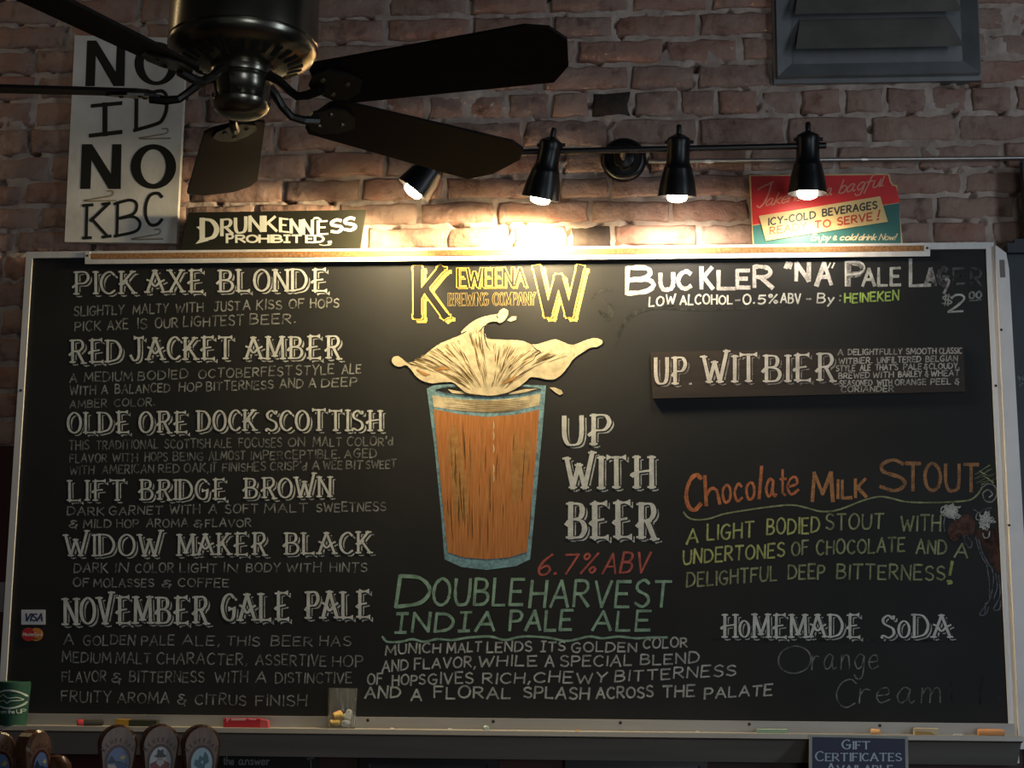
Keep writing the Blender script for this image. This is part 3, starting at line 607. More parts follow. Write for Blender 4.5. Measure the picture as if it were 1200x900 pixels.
note([('A', 957, 974, 334, 333)], 25, C_big, 5, jit=.0, slant=0, name='chalk_title'); note([('"', 970, 977, 331, 331)], 22, C_n4, 1.8, jit=0, name='chalk_title')
note([('P', 994, 1011, 334, 334)], 26, C_fade, 6.5, jit=0, slant=0, name='chalk_title'); note([('P', 991, 1013, 335, 334)], 28, C_n4, 2.2, Y=YB - .00012, jit=0, slant=0, name='chalk_title')
note([('ALE', 1011, 1055, 335, 334)], 20, C_n3, 3.4, jit=.03, slant=0, name='chalk_title')
note([('L', 1067, 1090, 335, 334)], 31, C_n3, 3.6, jit=0, slant=0, name='chalk_title')
note([('A', 1085, 1096, 334, 334)], 19, C_fade, 4.5, Y=YB - .00012, jit=0, slant=0, name='chalk_title'); note([('G', 1100, 1111, 333, 334)], 19, C_fade2, 5.5, jit=0, slant=0, name='chalk_title')
ik = Ink(YB - .0002); ik.line([(1108, 327), (1112, 329), (1110, 336), (1106, 344)], 3, C_fade); ik.build('chalk_title', cb)
note([('E', 1117, 1130, 333, 332)], 18, C_fade2, 2.6, jit=0, slant=0, name='chalk_title'); note([('R', 1138, 1151, 334, 336)], 20, C_fade2, 2.6, jit=0, slant=0, name='chalk_title')
note([('LOW', 761, 791, 358.5, 356), ('ALCOHOL', 797, 858, 357, 356), ('-', 862, 867, 356, 356, C_n2), ('0.5%', 871, 911, 356, 355), ('ABV', 915, 938, 355, 355), ('-', 945, 950, 355, 355, C_n2), ('By', 958, 977, 355, 355), (':', 984, 985, 354, 354, C_n2), ('HEINEKEN', 990, 1053, 355, 351.5, C_lime)], 10.5, C_n4, 1.9)
note([('$', 1104, 1115, 357, 357, C_n2)], 11, C_n2, 1.8, jit=0); note([('2', 1113, 1130, 365.5, 365)], 20, C_n3, 2.6, Y=YB - .00012, jit=0, slant=.15); note([('00', 1136, 1150, 350, 349)], 7.5, C_n2, 2.2, jit=0)
ik = Ink(YB); ik.line([(1136, 352.5), (1143, 352), (1150, 351)], 1.2, C_n2); ik.build('chalk_note', cb)
# smears left by the eraser
ik = Ink(YB); ik.line([(692, 352), (700, 343), (712, 339), (722, 342)], 2.5, C_ghost, taper=True); ik.line([(722, 405), (728, 385), (740, 370), (760, 362), (790, 358)], 5, C_ghost, taper=True)
ik.line([(760, 361), (820, 363), (880, 361), (925, 358)], 3, C_ghost, taper=True); ik.line([(700, 362), (712, 372), (716, 362), (706, 352)], 8, C_ghost, taper=True); ik.build('eraser_smear', cb)
ik = Ink(YB); ik.line([(1115, 796), (1114, 812), (1118, 832)], 2.2, C_ghost, taper=True); ik.line([(1152, 792), (1148, 812), (1150, 836)], 2.6, C_ghost, taper=True); ik.line([(1176, 809), (1170, 819)], 1.6, C_ghost); ik.build('eraser_smear', cb)
C_rust = chalk('chalk_rust', (.66, .23, .10), .66, 260); C_org = chalk('chalk_orange', (.62, .30, .13), .62, 260); C_brn = chalk('chalk_brown_orange', (.46, .24, .12), .60, 260)
note([('C', 804, 822, 600, 596)], 41, C_rust, 4.6, jit=0, slant=.05); note([('h', 827, 843, 592, 591)], 34, C_rust, 3.6, jit=0, slant=-.05)
note([('oco', 847, 884, 589, 585)], 36, C_rust, 3.0, jit=.02, slant=0); note([('l', 889, 892, 584, 584)], 37, C_rust, 4.2, jit=0); note([('at', 898, 921, 582, 581), ('e', 923, 936, 580, 578)], 36, C_rust, 3.0, jit=.0, slant=0)
note([('M', 952, 976, 587, 587)], 33, C_org, 4.2, jit=0, slant=0); note([('ILK', 981, 1015, 584, 582)], 21, C_org, 3.8, jit=.02, slant=0)
note([('S', 1031, 1060, 575, 575)], 36, C_brn, 4.2, jit=0, slant=0); note([('TOUT', 1062, 1146, 574.5, 576)], 32, C_brn, 4.0, jit=.02, slant=0)
ik = Ink(YB); ik.line([(801, 600), (806, 606), (815, 609), (830, 608), (850, 602), (880, 597), (910, 593), (930, 592), (945, 595), (960, 599), (975, 599), (990, 595), (1010, 587), (1030, 582), (1045, 584), (1062, 588), (1090, 589), (1118, 588), (1136, 586), (1145, 580), (1151, 571)], 2.0, C_yel2)
ik.line([(1151, 571), (1158, 567), (1166, 570), (1168, 580), (1162, 588), (1154, 586), (1152, 578), (1158, 574), (1163, 579), (1159, 583)], 1.6, C_n2); ik.build('chalk_flourish', cb)
ik = Ink(YB); ik.line([(1160, 545), (1142, 556), (1163, 549), (1142, 561), (1166, 555), (1144, 566), (1167, 562), (1150, 568)], 1.8, C_yel2, curve=False); ik.line([(1148, 552), (1160, 560), (1152, 556), (1164, 566)], 1.6, C_yel2, curve=False); ik.build('chalk_scribble', cb)
note([('A', 805, 818, 637, 635), ('LIGHT', 829, 883, 633, 629), ('BODIED', 899, 960, 626.5, 624), ('STOUT', 968, 1035, 621, 619, C_yel2), ('WITH', 1056, 1102, 622, 622, C_yel2)], 17.5, C_yel, 2.2, jit=.07)
note([('UNDERTONES', 801, 919, 661, 652), ('OF', 928, 947, 651, 650, C_yel2), ('CHOCOLATE', 957, 1060, 650, 646, C_yel2), ('AND', 1074, 1109, 648, 650, C_yel2), ('A', 1119, 1134, 653, 654, C_yel2)], 16, C_yel, 2.2, jit=.07)
note([('DELIGHTFUL', 805, 910, 688, 680), ('DEEP', 924, 966, 679, 678), ('BITTERNESS', 981, 1107, 678, 680)], 16.5, C_yel2, 2.2, jit=.07)
ik = Ink(YB); ik.line([(1116, 658), (1113, 674)], 3.6, C_yel, curve=False); ik.line([(1110, 681), (1114, 681), (1115, 683), (1111, 684)], 2.6, C_yel); ik.build('chalk_note', cb)
# chalk moose
C_mo = chalk('chalk_brown', (.15, .080, .064), .50, 90); C_mo2 = chalk('chalk_brown_thin', (.14, .075, .06), .34, 60); C_gry = chalk('chalk_grey_blue', (.30, .34, .40), .36)
oa = lambda L: [(980 + x / 4.286, 520 + y / 4.286) for x, y in L]
ik = Ink(YB)
ik.poly(oa([(556, 440), (570, 405), (610, 375), (650, 350), (680, 365), (700, 400), (690, 450), (650, 465), (625, 470), (610, 492), (580, 490), (560, 470)]), C_mo)
ik.poly(oa([(690, 440), (740, 420), (800, 430), (822, 480), (826, 660), (800, 640), (770, 580), (735, 510), (700, 480)]), C_mo2)
for k in range(30): x, y = random.uniform(720, 815), random.uniform(440, 610); ik.line(oa([(x, y), (x + random.uniform(-4, 12), y + 22)]), 1.6, C_mo, taper=True)
ik.line(oa([(556, 440), (565, 470), (585, 492), (612, 488), (628, 465), (620, 450), (600, 460)]), 1.2, C_out)
for cx, cy, rx, ry, n_ in ((582, 345, 58, 55, 46), (748, 385, 58, 62, 52), (590, 330, 40, 30, 20)):
    pts = []
    for k in range(n_): a = random.uniform(0, 6.28); rr = random.uniform(.15, 1); pts.append((cx + rx * rr * math.cos(a), cy + ry * rr * math.sin(a) * .9))
    ik.line(oa(pts), 1.1, C_n3, wob=.3, cross=True)
for L in ([(640, 460), (650, 500), (670, 525), (682, 500), (660, 470)], [(548, 360), (540, 400), (545, 440)], [(700, 470), (720, 540), (750, 600), (780, 620)], [(715, 480), (735, 550), (770, 612)], [(755, 610), (768, 690), (770, 780)], [(780, 620), (790, 680), (775, 770), (750, 810), (720, 858), (750, 856), (765, 820)], [(800, 650), (808, 720), (790, 780)], [(815, 660), (822, 760), (790, 830), (820, 830), (825, 790)], [(750, 800), (745, 860)], [(690, 330), (720, 345), (740, 330), (780, 322)]):
    ik.line(oa(L), 1.3, C_gry)
ik.line(oa([(735, 450), (745, 472), (765, 468), (770, 440)]), 1.4, C_n3)
ik.build('moose_drawing', cb)
title([('HoMEMADE', 842, 1010, 747, 747), ('SoDA', 1030, 1117, 747.5, 747.5)], 28, small=.72)
ik = Ink(YB); ik.line([(830, 748), (900, 750.5), (1000, 750.5), (1120, 751)], 2.2, C_ghost); ik.build('eraser_smear', cb)
note([('O', 912, 950, 789, 789)], 32, C_n1, 1.7, jit=0, slant=.05); note([('range', 952, 1030, 784.5, 784)], 30, C_n1, 1.6, jit=.03, slant=.06)
note([('C', 980, 1003, 829, 829)], 33, C_n1, 1.6, jit=0, slant=.1); note([('ream', 1008, 1103, 824, 823)], 31, C_n1, 1.6, jit=.03, slant=.08)

# ------------------------------------------------------------------ things hung on the chalkboard
wt = thing('menu_plank', pix(947, 463, -.012), 'brown plank with white serif beer name hung on the chalkboard upper right', 'sign')
quad_prism('plank', [(762.3, 412.5), (765, 467), (1131, 459), (1129, 406)], -.006, .0055, mat('dark_brown_plank', (.026, .017, .012), .7, 0, .3, 9, stretch=(.3, 1, 6)), wt)
title([('UP', 764, 806, 450.5, 450), ('WITBIER', 821, 979, 448.5, 446)], 32, parent=wt, Y=-.0062, name='lettering', fat=.135, thin=.058, main=chalk('paint_white', (.74, .70, .64), .95), shade=chalk('paint_shade', (.6, .55, .5), .42), gap=mat('plank_gap', (.02, .014, .01), .8))
C_pm = chalk('paint_small', (.70, .68, .62), .52)
note([('.', 808.5, 810.5, 450, 450)], 10, C_n4, 2.2, parent=wt, Y=-.0062, name='lettering', jit=0)
for t, sp, a, b in (('A DELIGHTFULLY SMOOTH CLASSIC', [(982, 988), (994, 1057), (1062, 1097), (1101, 1127)], 416, 414), ('WITBIER. UNFILTERED BELGIAN', [(983, 1022), (1028, 1079), (1085, 1122)], 426.5, 423), ("STYLE ALE THAT'S PALE & CLOUDY.", [(980, 1002), (1008, 1020), (1026, 1052), (1059, 1080), (1083, 1087), (1089, 1124)], 435, 431.5),
                    ('BREWED WITH BARLEY & WHEAT', [(983, 1019), (1023, 1047), (1053, 1080), (1084, 1088), (1091, 1124)], 443.5, 440), ('SEASONED WITH ORANGE PEEL &', [(984, 1022), (1028, 1045), (1049, 1085), (1091, 1114), (1119, 1124)], 452.5, 450), ('CORIANDER', [(986, 1047)], 459.5, 458.5)):
    note(row(t, sp, a, b), 6.4, C_pm, 1.35, parent=wt, Y=-.0062, name='lettering', jit=.05)
st = quad_prism('card_sticker', [(25, 714.5), (25, 732), (53, 732), (53, 714.5)], -.0012, .001, mat('sticker_white', (.62, .64, .66), .4)); tag(st, 'white rectangular payment sticker with slanted dark letters at the chalkboard edge', 'sticker')
ik = Ink(-.0016); ik.quads(quads_of(word_strokes('VISA', 29.5, 50, 727.5, 727.5, 8.2, 'plain', 1, 0, .18, .22), 2.0, 1.5), mat('navy_print', (.02, .03, .09), .5)); ik.build('lettering', st)
circ = lambda cx, cy, r, n=28, ry=None: [(cx + r * math.cos(2 * math.pi * k / n), cy - (ry or r) * math.sin(2 * math.pi * k / n)) for k in range(n)]
hull = [(33 + 7.8 * math.cos(a), 743.5 - 7.8 * math.sin(a)) for a in np.linspace(.6, 2 * math.pi - .6, 24)] + [(42.3 + 7.8 * math.cos(a), 743.5 - 7.8 * math.sin(a)) for a in np.linspace(math.pi + .94, 3 * math.pi - .94, 24)]
st = quad_prism('card_sticker', hull, -.0012, .001, mat('sticker_orange', (.62, .22, .05), .4)); tag(st, 'red and orange overlapping discs payment sticker under the white one', 'sticker')
ik = Ink(-.0016); ik.poly(circ(33, 743.5, 7.6), mat('sticker_red', (.50, .03, .03), .4)); ik.quads(quads_of(word_strokes('MasterCard', 27, 49, 745, 745, 3.6, 'plain', 1, 0, .15, .1), .8), mat('sticker_print', (.7, .6, .55), .5)); ik.build('lettering', st)

# ------------------------------------------------------------------ signs on the wall
YS = .045
sg = quad_prism('painted_sign', [(87.6, 41.4), (75.6, 283.4), (206.5, 285), (218.6, 44.5)], YS, .018, mat('weathered_white_board', (.60, .59, .55), .75, 0, 0, 9, .15, 80, col2=(.82, .81, .76)))
tag(sg, 'weathered white board with four rows of black letters hung behind the ceiling fan', 'sign')
BK = mat('sign_black_paint', (.009, .010, .007), .6); ik = Ink(YS - .0006)
def sg_word(t, x0, x1, yl, yr, cap, T, th, ser=0, fnt='plain', sl=0): ik.quads(quads_of(word_strokes(t, x0, x1, yl, yr, cap, fnt, 1, 0, .2, sl), T, th, 0, (0, 0), ser, cap), BK)
def bigN(x0, x1, y0_, y1_, w_):
    ik.poly([(x0 + 2, y0_), (x0, y1_), (x0 + w_, y1_), (x0 + w_ + 2, y0_)], BK); ik.poly([(x1 - w_ + 1, y0_), (x1 - w_ - 1, y1_), (x1 - 1, y1_), (x1, y0_)], BK); ik.poly([(x0 + 2, y0_), (x0 + w_ + 2, y0_), (x1 - 1, y1_), (x1 - w_ - 3, y1_)], BK)
def bigO(x0, x1, y0_, y1_, w_, th):
    cx, cy, a, b = (x0 + x1) / 2, (y0_ + y1_) / 2, (x1 - x0) / 2, (y1_ - y0_) / 2; n = 36
    o_, i_ = circ(cx, cy, a, n, b), circ(cx, cy, a - w_, n, b - th)
    ik.j += 1; i0 = ik.mi(BK)
    for k in range(n): ik.g.add(ik.place([o_[k], o_[(k + 1) % n], i_[(k + 1) % n], i_[k]]), [(0, 1, 2, 3)], i0)
bigN(100, 147, 47.5, 101, 11); bigO(157.5, 209, 49, 100, 11, 4.5); bigN(94, 142.5, 169, 221.5, 12); bigO(153, 206.5, 169, 221.5, 12, 6)
ik.poly([(120, 120), (120, 160), (126, 159.5), (126, 120)], BK); ik.poly([(106.5, 122), (143.5, 118.5), (143, 123), (106, 126.5)], BK); ik.poly([(104, 156.8), (143.5, 152), (143.5, 157), (104, 161.5)], BK)
ik.line([(160, 111.5), (159.5, 152)], 4.6, BK, False, wob=0); ik.line([(157, 114.5), (184, 107), (192, 108), (195, 114), (195, 128), (191, 139), (184, 145), (157, 153)], 4.2, BK, wob=0)
for L in ([(102, 241), (101, 278)], [(97, 241), (109, 240)], [(97, 279), (107, 278.5)], [(127, 239), (106, 259)], [(120, 239.5), (129, 238)], [(107, 256), (126, 277)], [(120, 278), (130, 276.5)], [(138, 237), (137, 275.5)]): ik.line(L, 3.6, BK, False, wob=0)
ik.line([(134, 239), (152, 234.5), (160, 239), (157, 250), (140, 256)], 3.5, BK, wob=0); ik.line([(140, 256), (156, 254), (164, 261), (159, 271), (134, 277)], 3.5, BK, wob=0); ik.line([(190, 231), (185, 226.5), (176, 229), (171, 240), (171, 254), (176, 263), (184, 263), (190, 257)], 3.8, BK, wob=0)
TAN = mat('sign_tan_scroll', (.33, .25, .16), .8)
for ox, oy in ((0, 0), (-64, 73), (-9, 118)): ik.line([(190, 151 + 0), (196, 151), (195, 156), (180, 159), (163, 162.5), (200, 162)] if ox == 0 else [(p[0] + ox, p[1] + oy) for p in [(190, 151), (196, 151), (195, 156), (180, 159), (163, 162.5), (200, 162)]], 1.6, TAN)
ik.build('lettering', sg)
for px, py in ((92, 236), (203, 268)): pass
YD = .010
sg = quad_prism('temperance_sign', [(221, 249), (211, 294.5), (421.5, 293), (428.5, 245.8)], YD, .010, mat('black_enamel_sign', (.016, .016, .010), .45)); tag(sg, 'long black sign with cream letters leaning on the chalkboard top', 'sign')
CR = mat('cream_print', (.80, .80, .68), .6); ik = Ink(YD - .0006)
def fatword(t, x0, x1, yl, yr, cap, T, th, ser, fnt='roman', m=None, track=.14, sl=0): ik.quads(quads_of(word_strokes(t, x0, x1, yl, yr, cap, fnt, .8, 0, track, sl), T, th, 0, (0, 0), ser, cap), m or CR)
fatword('D', 237, 254, 281, 281, 24, 6.4, 3, 2.4); ik.poly([(229, 286), (236, 278), (245, 282)], CR); ik.poly([(230, 266), (238, 264), (236, 271)], CR)
fatword('RU', 260, 288, 275.5, 272, 18, 4.2, 2.1, 1.5); fatword('NK', 292, 324, 270.5, 270.5, 16.5, 4.2, 2.1, 1.5); fatword('EN', 328, 352, 271, 273.5, 15, 3.8, 1.9, 1.3); fatword('N', 355, 366, 274, 274.5, 16, 3.8, 1.9, 1.3); fatword('E', 372, 384, 274.5, 274, 15, 3.8, 1.9, 1.3)
fatword('SS', 388, 416, 273, 269, 14.5, 4.4, 3.2, 0, 'plain'); ik.line([(366, 275), (367, 258), (372, 255.5), (376, 258)], 2.2, CR)
fatword('P', 266, 273, 284, 284, 9.5, 3, 2, 0, 'plain'); fatword('ROHIB|T', 277, 353, 283.8, 283.8, 8, 2.9, 2.0, 0, 'plain'); fatword('ED', 359, 379, 284, 284, 8, 2.9, 2, 0, 'plain'); fatword('.', 385, 388, 284, 284, 8, 3, 3, 0, 'plain')
ik.line([(374, 286.5), (380, 287.5), (388, 286.5)], .8, CR); ik.build('lettering', sg)
# drinks sign
YT = .012
ed = mat('sign_edge_yellow', (.72, .52, .24), .5)
sg = thing('drinks_sign', pix(968, 285, YT), 'red and teal tin drinks sign with a tilted yellow panel leaning above the chalkboard', 'sign')
outl = [(878.3, 205), (882.6, 287), (1058, 287), (1051.2, 217), (1047, 216.5), (1044, 212), (1042.5, 204), (1038, 203.4)]
quad_prism('backing', outl, YT, .010, ed, sg)
ik = Ink(YT - .0005); ik.poly([(880, 206.5), (882, 263.5), (1055, 237), (1050, 218.5), (1045.8, 217.6), (1042.6, 213), (1041, 205.2), (1038, 205)], mat('sign_red', (.70, .03, .03), .45)); ik.build('red_field', sg)
ik = Ink(YT - .0005); ik.poly([(882, 264.5), (883.6, 287), (1056, 287), (1053.5, 238)], mat('sign_teal', (.04, .16, .145), .45)); ik.build('teal_field', sg)
quad_prism('yellow_panel', [(889.3, 253), (897.6, 282), (1040.6, 259.7), (1031.4, 230)], YT - .003, .002, mat('sign_yellow', (.74, .55, .24), .5), sg)
ik = Ink(YT - .0037); dk = mat('sign_dark_print', (.03, .035, .03), .5); rd = mat('sign_red_print', (.55, .06, .03), .5); og = mat('sign_tan_print', (.26, .09, .02), .5)
for t, a, b, yl, yr, cap, m_ in (('ICY-COLD', 900.5, 955.5, 264, 255.5, 8, dk), ('BEVERAGES', 964, 1027.5, 253.5, 244, 8, dk), ('READY', 902.5, 944.5, 274.5, 268.5, 8, og), ('TO', 955, 973, 267.5, 265.5, 8, rd), ('SERVE', 981.5, 1022, 264, 258, 8.5, rd), ('!', 1027, 1031, 257.5, 257, 11, rd)):
    ik.quads(quads_of(word_strokes(t, a, b, yl, yr, cap, 'plain', 1, 0, .24), 1.8 if m_ is not og else 1.5), m_)
ik.build('lettering', sg)
ik = Ink(YT - .0012); pk = mat('sign_pink_script', (.72, .30, .20), .5); yl_ = mat('sign_cream_script', (.74, .64, .40), .5)
ik.line([(888, 222.5), (893, 219), (900, 216), (906, 213)], 1.7, pk); ik.line([(904, 214), (901, 226), (896, 237), (890, 243), (887, 241)], 1.7, pk)
ik.quads(quads_of(word_strokes('akehome', 899, 961, 241, 230.5, 13.5, 'plain', 1, 0, .06, .35), 1.4), pk)
ik.quads(quads_of(word_strokes('a', 969, 976, 229, 228, 14, 'plain', 1, 0, .1, .3), 1.5), pk); ik.quads(quads_of(word_strokes('bagful.', 985, 1037, 226.5, 217.5, 15, 'plain', 1, 0, .08, .35), 1.5), pk)
ik.quads(quads_of(word_strokes('Enjoy', 951.5, 973, 281.5, 281.2, 7, 'plain', 1, 0, .12, .3), 1.4), yl_); ik.quads(quads_of(word_strokes('a', 977, 981, 281.2, 281, 8, 'plain', 1, 0, .1, .3), 1.3), yl_)
ik.quads(quads_of(word_strokes('cold', 985, 1004, 281.3, 281.2, 7, 'plain', 1, 0, .12, .3), 1.4), yl_); ik.quads(quads_of(word_strokes('drink', 1007, 1027, 281.3, 281.2, 7, 'plain', 1, 0, .12, .3), 1.4), yl_); ik.quads(quads_of(word_strokes('Now!', 1031, 1050, 281.2, 281, 7, 'plain', 1, 0, .12, .3), 1.2), yl_)
ik.build('script_lettering', sg)
# gift certificate sign hanging from the tray
YGs = -.088
gf = thing('gift_certificate_sign', pix(1006, 905, YGs), 'navy blue sign with pale serif letters and cream border hanging from the tray', 'sign')
quad_prism('border', [(948.3, 860.6), (947.6, 975), (1066, 976), (1064, 862.6)], YGs, .003, mat('gift_border', (.42, .43, .36), .5), gf)
quad_prism('field', [(952, 863.6), (951.5, 971), (1062.4, 972), (1060.6, 865.8)], YGs - .0008, .0008, mat('gift_navy', (.010, .018, .062), .45), gf)
GI = mat('gift_print', (.58, .66, .78), .5); ik = Ink(YGs - .0013)
for t, a, b, y, cap in (('Gift', 987, 1019, 877.6, 10.6), ('Certificates', 956, 1056, 891.6, 11), ('Available', 969, 1046, 906, 11), ('Here', 987, 1022, 920, 11)):
    if t != 'Here': fatword(t, a, b, y, y, cap, 2.1, 1.0, 1.5, 'roman', GI, .16)
ik.build('lettering', gf)
# black plaque with white words and two black frames on the panelling
YP = YW - .045
pl = thing('black_plaque', pix(315, 905, YP - .012), 'black plaque with small white words and thin border under the tray', 'plaque')
quad_prism('panel', [(228, 879), (228, 960), (373, 961), (373, 880)], YP - .014, .013, mat('plaque_black', (.006, .006, .007), .4), pl)
ik = Ink(YP - .0147); gy = mat('plaque_grey_print', (.20, .20, .21), .6)
ik.quads(quads_of(word_strokes('the', 262, 274, 896, 896, 9.5, 'plain', 1, 0, .16), 1.4), gy); ik.quads(quads_of(word_strokes('answer', 280, 316, 896, 896.2, 10, 'plain', 1, 0, .16), 1.4), gy)
ik.line([(255, 883.8), (358, 885), (361, 890), (364.5, 891), (364.5, 955)], .8, gy, False); ik.line([(362, 886), (365, 884.5), (367.5, 887), (365, 889), (362, 886)], 1.6, gy); ik.build('lettering', pl)
for nm, pts, inn, lab in (('picture_frame', [(421, 880.5), (421, 990), (584, 991), (584, 881.5)], (432, 571, 894.5), 'black picture frame on dark red panelling under the middle of the tray'), ('picture_frame', [(662, 882), (662, 992), (829, 994), (829, 883.5)], (674, 820, 896.5), 'black picture frame with blue-lit edge between plaque frame and gift sign')):
    f_ = thing(nm, pix((pts[0][0] + pts[2][0]) / 2, 990, YP - .02), lab, 'picture frame')
    a, b = pts[0], pts[2]; t0, t1 = pts[0][1], pts[3][1]; ia, ib, it = inn
    P = lambda L: pixv(L, YP - .028)
    for L in ([a, (ia, it), (ib, it + 1), (b[0], t1)], [a, (a[0], pts[1][1]), (ia, pts[1][1] - 8), (ia, it)], [(b[0], t1), (ib, it + 1), (ib, pts[1][1] - 8), (b[0], b[1])], [(ia, pts[1][1] - 8), (a[0], pts[1][1]), (b[0], b[1]), (ib, pts[1][1] - 8)]):
        g = G(); g.prism(P(L), (0, .026, 0)); g.build('frame_bar', M_black, f_)
    quad_prism('print', [(ia, it), (ia, 984), (ib, 984), (ib, it + 1)], YP - .012, .01, mat('dark_print', (.03, .03, .033), .25), f_)

# ------------------------------------------------------------------ right edge: metal upright, blue cabinet, post
up = thing('metal_upright', pix(1182, 878, -.004), 'white metal upright with screw holes standing beside the chalkboard frame', 'upright')
g = G(); g.prism(pixv([(1166.5, 287), (1195.2, 878), (1214, 878), (1182.5, 315), (1179.3, 296.5)], -.016), (0, .020, 0)); g.build('channel', M_alu_white, up)
quad_prism('latch_slot', [(1171.3, 304.4), (1172.2, 325), (1178.2, 325), (1177.3, 304.4)], -.0168, .001, mat('slot_grey', (.20, .17, .155), .6), up)
for px, py in ((1173.4, 386.5), (1182.5, 615.5)):
    g = G(); g.lathe([(.0032, 0), (.003, .001)], 10, pix(px, py, -.016), (0, -1, 0)); g.build('screw_hole', M_dark, up)
cbn = thing('blue_panel', pix(1240, 880, .02), 'dark blue-grey painted wooden panel with moulded top at the picture edge', 'panel')
NB = mat('slate_blue_paint', (.020, .028, .038), .5, 0, .25, 6); xl = float(pix(1182, 315, .01)[0]); zt_ = float(pix(1190, 293, .01)[2])
g = G(); g.box(xl - .002, xl + .5, .005, YP - .001, Z0 - .10, zt_ - .012); g.build('body', NB, cbn)
g = G(); g.box(xl - .006, xl + .52, -.012, YP - .001, zt_ - .012, zt_ + .012); g.build('top_moulding', NB, cbn)
g = G(); g.box(xl + .014, xl + .52, -.004, YP - .001, zt_ + .012, zt_ + .024); g.build('top_cap', NB, cbn)
ik = Ink(.0044); ik.line([(1193, 441), (1197, 447), (1196, 438), (1201, 450), (1204, 444), (1195, 452)], 2.2, chalk('paint_scrape', (.35, .40, .44), .5)); ik.build('paint_scrape', cbn)
g = G(); xp = float(pix(1197, 240, .03)[0]); g.box(xp, xp + .06, .0, YP - .001, zt_ + .024, float(pix(1197, 191, .03)[2])); tag(g.build('corner_post', NB), 'short dark post standing on the blue panel by the brick wall', 'post')
st = quad_prism('paper_notice', [(-28, 684), (-30, 719), (4.2, 717), (7.5, 682)], YP - .003, .002, mat('notice_paper', (.24, .22, .22), .8)); tag(st, 'small pale paper notice on dark panelling beside the chalkboard frame', 'notice')

# ------------------------------------------------------------------ conduit and vent
g = G(); P0, P1 = pix(760, 189.3, YW - .018), pix(1262, 184.5, YW - .018); g.tube([P0, P1], .0055, 10); cd_ = g.build('electrical_conduit', mat('galvanised_steel', (.55, .53, .50), .32, .85), smooth=True); tag(cd_, 'thin galvanised conduit running along the brick wall to the light canopy', 'conduit')
for px in (830, 1013):
    g = G(); c_ = pix(px, 189.5 - (px - 745) * .0097, YW - .018); g.tube([c_ - np.array([.008, 0, 0]), c_ + np.array([.008, 0, 0])], .0075, 10); g.build('strap', MATS['galvanised_steel'], cd_)
vt = thing('wall_vent', pix(1030, 92, YW), 'grey sheet metal wall vent with sloped louvres set in the brickwork', 'vent')
M_vent = mat('vent_steel', (.21, .215, .22), .5, .2, .2, 7); M_lou = mat('vent_louvre', (.15, .14, .125), .6, 0., .2, 10)
zT = 3.42
def vp(x, y, Y): return pix(x, y, Y)
A0, A1, A2, A3 = vp(910.5, 92, YW - .012), vp(1147, 90, YW - .012), None, None
xL, xR, zB = A0[0], A1[0], (A0[2] + A1[2]) / 2
def bar(pts, name): g = G(); g.prism(pts, (0, .055, 0)); g.build(name, M_vent, vt)
fwid, y_o, y_i = .042, YW - .022, YW - .022
for nm, a, b, c, d in (('frame_bar', (xL, zB), (xR, zB), (xR - fwid, zB + .046), (xL + fwid, zB + .046)), ('frame_bar', (xL, zT), (xL, zB), (xL + fwid, zB + .046), (xL + fwid, zT - .046)), ('frame_bar', (xR, zB), (xR, zT), (xR - fwid, zT - .046), (xR - fwid, zB + .046)), ('frame_bar', (xR, zT), (xL, zT), (xL + fwid, zT - .046), (xR - fwid, zT - .046))):
    # mitred bars that slope inwards to the opening
    o0, o1, i1, i0 = [np.array([p[0], YW - .034, p[1]]) for p in (a, b)] + [np.array([p[0], YW - .010, p[1]]) for p in (c, d)]
    g = G(); V = [o0, o1, i1, i0] + [np.array([p[0], YW + .04, p[2]]) for p in (o0, o1, i1, i0)]
    g.add(V, [(0, 1, 2, 3), (7, 6, 5, 4), (0, 4, 5, 1), (1, 5, 6, 2), (2, 6, 7, 3), (3, 7, 4, 0)]); g.build(nm, M_vent, vt)
g = G(); g.prism([(xL - .008, YW - .012, zB - .012), (xR + .008, YW - .012, zB - .012), (xR + .008, YW - .012, zT + .01), (xL - .008, YW - .012, zT + .01)], (0, .03, 0)); g.build('flange', M_vent, vt)
zz = zB + .062; xa, xb = xL + fwid, xR - fwid
k = 0
while zz < zT - .14:
    h = .098
    lo_y, hi_y = YW - .060, YW - .016
    t = .0 + .012 * k
    V = [(xa + .002, lo_y, zz), (xb - .002, lo_y, zz), (xb - .032, hi_y, zz + h), (xa + .020, hi_y, zz + h)]
    V += [(p[0], p[1] + .004, p[2] + .002) for p in V]
    g = G(); g.add(V, [(0, 1, 2, 3), (7, 6, 5, 4), (0, 4, 5, 1), (1, 5, 6, 2), (2, 6, 7, 3), (3, 7, 4, 0)]); g.build('louvre', M_lou, vt)
    zz += .094; k += 1
g = G(); g.box(xa, xb, YW - .013, YW - .008, zB + .04, zT - .04); g.build('back_plate', M_vent, vt)

